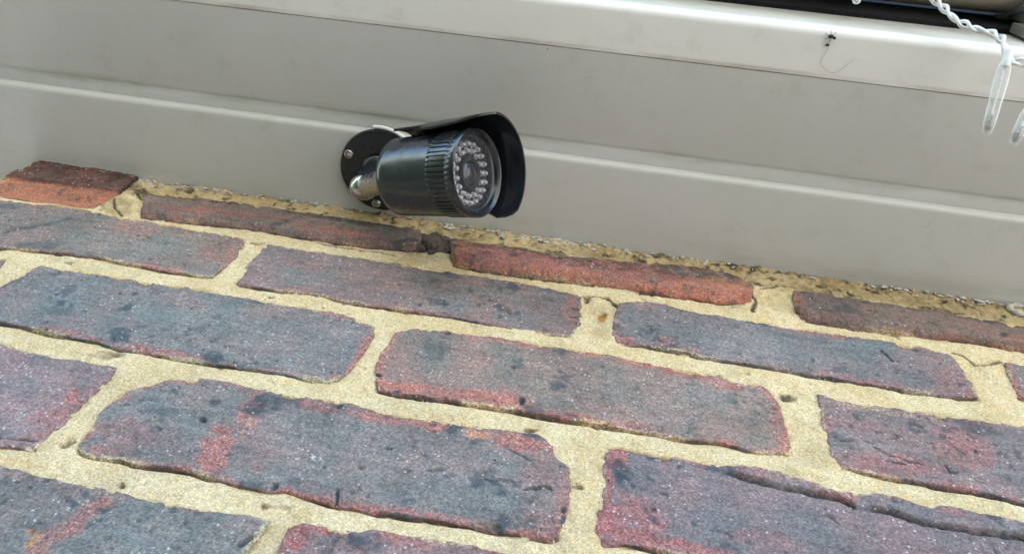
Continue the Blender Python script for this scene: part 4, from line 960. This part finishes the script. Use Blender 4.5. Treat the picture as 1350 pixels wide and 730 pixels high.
# ball joint: socket collar, chrome ball, stem into the back of the body
REAR = F0 - AX*.0593
BALL = Vector(CCTV_BALL)
m = MB()
axs = (BALL - Vector((BALL.x+.004, BALL.y-.004, ZS))).normalized()
base = Vector((BALL.x+.004, BALL.y-.004, ZS-.0028))
lb = (BALL-base).length
m.lathe([(.0135, 0), (.0130, .002), (.0108, .004), (.0100, lb-.004), (.0104, lb-.002), (.0100, lb+.0005), (.0090, lb+.001)], base, axs, ex, 40)
m.build('ball_socket', BLACK, cctv, sharp=40)
m = MB()
m.lathe([(.0098*math.sin(math.pi*i/16)+1e-5, -.0098*math.cos(math.pi*i/16)) for i in range(17)], BALL, axs, ex, 40)
m.build('ball', CHROME, cctv, sharp=80)
m = MB()
st = (REAR - BALL)
m.lathe([(.0078, 0), (.0080, st.length*.55), (.0092, st.length*.62), (.0094, st.length+.002)], BALL, st.normalized(), UP, 32, cap1=True)
m.build('stem', CHROME, cctv, sharp=40)

# body
m = MB()
m.lathe([(.0001, -.0602), (.0185, -.0602), (.0212, -.0598), (.0230, -.0588), (.0240, -.0570), (.0243, -.0545), (.0246, -.0400), (.0251, -.0225), (.0252, -.0205)], F0, AX, UP, 96)
body = m.build('body', BODY, cctv, sharp=40)
m = MB()
NR = 54
def ribs(j, th):
    if j in (2, 3, 4, 5):
        ph = (th*NR/(2*math.pi)) % 1
        return -.00075*(1 if ph < .34 else 0)
    return 0
m.lathe([(.0246, -.0208), (.0256, -.0203), (.0258, -.0190), (.0259, -.0183), (.0261, -.0072), (.0261, -.0064), (.0263, -.0055), (.0264, -.0016), (.0262, -.0004), (.0256, 0), (.0248, -.0004), (.0245, -.0014), (.0241, -.0016), (.0238, -.0012), (.0234, -.0018), (.0230, -.0034), (.0224, -.0040), (.0214, -.0040), (.0205, -.0080)],
        F0, AX, UP, NR*9, rmod=ribs)
bez = m.build('front_bezel', BODY, cctv, sharp=50)
m = MB()
m.lathe([(.0207, -.0077), (.0001, -.0077)], F0, AX, UP, 64)
m.build('led_board', IRBOARD, cctv)
m = MB()
m.lathe([(.0100, -.0076), (.0100, -.0055), (.0096, -.0049), (.0086, -.0048), (.0080, -.0053), (.0074, -.0065)], F0, AX, UP, 56)
lh = m.build('lens_ring', IRBOARD, cctv, sharp=40)
m = MB()
m.lathe([(.0076, -.0066), (.0066, -.0057), (.0050, -.0052), (.0042, -.0054), (.0030, -.0048), (.0016, -.0045), (.0001, -.0044)], F0, AX, UP, 48)
m.build('lens', LENS, lh, sharp=30)
led_mesh = None
for n, rr, off in ((20, .0176, .0), (15, .0135, .1)):
    for i in range(n):
        a = 2*math.pi*i/n + off
        c = F0 + (UP*math.cos(a) + AX.cross(UP)*math.sin(a))*rr - AX*.0076
        if led_mesh is None:
            m = MB()
            m.lathe([(.0019, 0), (.0019, .0004), (.0015, .0008), (.0015, .0014), (.0012, .0021), (.0007, .0026), (.0001, .0027)], (0, 0, 0), AX, UP, 14)
            o = mesh_obj('led', m.v, m.f, LEDM, cctv, True, loc=(0, 0, 0)); sharpen(o, 40); led_mesh = o.data
            o.location = c - PL
        else:
            o = bpy.data.objects.new('led', led_mesh); COL.objects.link(o); o.parent = cctv; o.location = c - PL
m = MB()
m.lathe([(.0226, -.0036), (.0120, -.0035), (.0001, -.0035)], F0, AX, UP, 64)
m.build('front_glass', GLASS, cctv)

# short pale lead looping round the plate's rim
m = MB()
lead = [PL + Vector((.0318*math.cos(a), .0318*math.sin(a), -.0016 - .0035*k)) for k, a in [(i/12, -1.75 + 1.25*i/12) for i in range(13)]]
m.tube(lead + [lead[-1] + Vector((.002, .008, -.004))], .0013, 8)
m.build('lead_cable', WHITEP, cctv, sharp=80)

# sun hood
HC = F0 + UP*.0016 - AWAY*.0006
tc = th_of(AWAY)
s_ = 1 if math.isclose(th_of((AWAY*math.cos(.1)+UP*math.sin(.1))), tc, abs_tol=.2) and th_of(AWAY*math.cos(.1)+UP*math.sin(.1)) > tc else -1
m = MB()
nA = 60
rows = [(-.0565, .0268, (-1.70, .5)), (-.0558, .0270, (-1.80, .55)), (-.0540, .0273, (-1.90, .6)), (-.0310, .0281, (-1.92, .66)), (-.0296, .0288, (-2.12, .7)), (-.0180, .0295, (-2.14, .8)),
        (-.0050, .0302, (-2.08, .98)), (.0030, .0307, (-1.94, 1.12)), (.0086, .0310, (-1.78, 1.08)), (.0122, .0312, (-1.64, .98)), (.0138, .0313, (-1.53, .86))]
vs, fs = [], []
for t, r, span in rows:
    for lay in (0, .0014):
        for i in range(nA+1):
            a = tc - s_*(span[0] + (span[1]-span[0])*i/nA)
            e2 = AX.cross(UP)
            vs.append(HC + AX*t + (UP*math.cos(a) + e2*math.sin(a))*(r+lay))
W_ = nA+1
def vid(j, lay, i): return (j*2+lay)*W_+i
for j in range(len(rows)-1):
    for i in range(nA):
        fs.append((vid(j,0,i), vid(j+1,0,i), vid(j+1,0,i+1), vid(j,0,i+1)))
        fs.append((vid(j,1,i), vid(j,1,i+1), vid(j+1,1,i+1), vid(j+1,1,i)))
    for i in (0, nA): fs.append((vid(j,0,i), vid(j,1,i), vid(j+1,1,i), vid(j+1,0,i)))
for j in (0, len(rows)-1):
    for i in range(nA): fs.append((vid(j,0,i), vid(j,1,i), vid(j,1,i+1), vid(j,0,i+1)))
m.add(vs, fs)
ho = m.build('sun_hood', HOODM, cctv, sharp=50)
bm = bmesh.new(); bm.from_mesh(ho.data); bmesh.ops.recalc_face_normals(bm, faces=bm.faces); bm.to_mesh(ho.data); bm.free()
m = MB()
c = F0 - AX*.036 + AWAY*.0245
m.lathe([(.0045, 0), (.0045, .0075)], c, AWAY, AX, 20, cap0=True, cap1=True)
m.build('hood_screw', CHROME, cctv, sharp=40)

# ------------------------------------------------------------------ icicle fairy lights
def catmull(pts, n=14):
    P = [Vector(p) for p in pts]; P = [P[0]*2-P[1]] + P + [P[-1]*2-P[-2]]; out = []
    for i in range(1, len(P)-2):
        for k in range(n):
            t = k/n
            out.append(.5*((2*P[i]) + (P[i+1]-P[i-1])*t + (2*P[i-1]-5*P[i]+4*P[i+1]-P[i+2])*t*t + (3*P[i]-P[i-1]-3*P[i+1]+P[i+2])*t**3))
    return out + [P[-2]]
lights = empty('icicle_lights', CABLE[-1])
tag(lights, 'white twisted cable of icicle fairy lights hanging from the gutter at top right', 'fairy lights')
def twisted(path, pitch=.016, sep=.0013, rad=.00105):
    pts = catmull(path, 26)
    acc, prev = 0, pts[0]; A, B = [], []
    u = (pts[1]-pts[0]).orthogonal().normalized()
    for i, p in enumerate(pts):
        t = (pts[min(i+1, len(pts)-1)]-pts[max(i-1, 0)]).normalized(); u = (u - t*u.dot(t)).normalized(); w = t.cross(u)
        acc += (p-prev).length; prev = p
        k = 1 + .35*math.sin(acc*310)
        a = acc/pitch*2*math.pi
        A.append(p + (u*math.cos(a)+w*math.sin(a))*sep*k); B.append(p - (u*math.cos(a)+w*math.sin(a))*sep*k)
    for q in (A, B):
        m = MB(); m.tube(q, rad, 8); m.build('cable_strand', WHITEP, lights, sharp=80)
twisted([(.262, -.276, .150), (.262, -.2915, .125), (.270, -.288, .072), (.295, -.240, .024)] + CABLE)      # comes over the gutter lip
twisted(CABLE2)
def icicle(top, tip, r=.0037):
    top, tip = Vector(top), Vector(tip); ax = (tip-top); L = ax.length; ax.normalize(); e = ax.orthogonal()
    m = MB()
    m.lathe([(r*.55, 0), (r*.8, .002), (r*.95, .006), (r, L*.3), (r*.86, L*.75), (r*.8, L-.006), (r*.62, L-.0015), (r*.3, L), (.0001, L+.0002)], top, ax, e, 24)
    t = m.build('icicle_tube', TUBE, lights, sharp=60)
    m = MB()
    m.lathe([(.0001, -.006), (r*.5, -.006), (r*.62, -.004), (r*.62, .003), (r*.3, .004)], top, ax, e, 18)
    m.build('cap', WHITEP, t, sharp=40)
    m = MB()
    m.lathe([(.0001, L-.011), (r*.5, L-.011), (r*.55, L-.006), (r*.4, L-.003), (.0001, L-.002)], top, ax, e, 16)
    m.build('led', LEDM, t, sharp=60)
    m = MB()
    for s in (-1, 1):
        o = e.normalized()*r*.25*s
        m.tube([top+o, top+ax*(L-.0105)+o], .00045, 6)
    m.build('lead_wire', WHITEP, t, sharp=80)
for a, b in ICICLES: icicle(a, b)

# ------------------------------------------------------------------ cobweb with a dead insect on the fascia underside
web = empty('cobweb', WEB[0])
tag(web, 'torn cobweb thread with a tiny dark dead insect on the fascia underside', 'cobweb')
m = MB()
m.tube(catmull(WEB, 10), .00010, 5)
m.build('thread', SILK, web)
m = MB()
p = Vector(WEB[0])
blob(m, p+Vector((0, 0, -.001)), .0014, 3, 8, (1.25, .8, .6), .15)
blob(m, p+Vector((.0022, .0006, -.001)), .0011, 4, 8, (1, .8, .7), .1)
for i in range(6):
    a = .5 + i*1.0
    d = Vector((math.cos(a), math.sin(a), 0))
    m.tube([p+Vector((0,0,-.001)), p+d*.002+Vector((0,0,-.0018)), p+d*.0036+Vector((0,0,.0))], .00016, 4)
blob(m, p+Vector((-.0004, .0052, -.0003)), .0011, 6, 6, (1, .8, .5), .2)
m.build('insect', BUG, web, sharp=80)
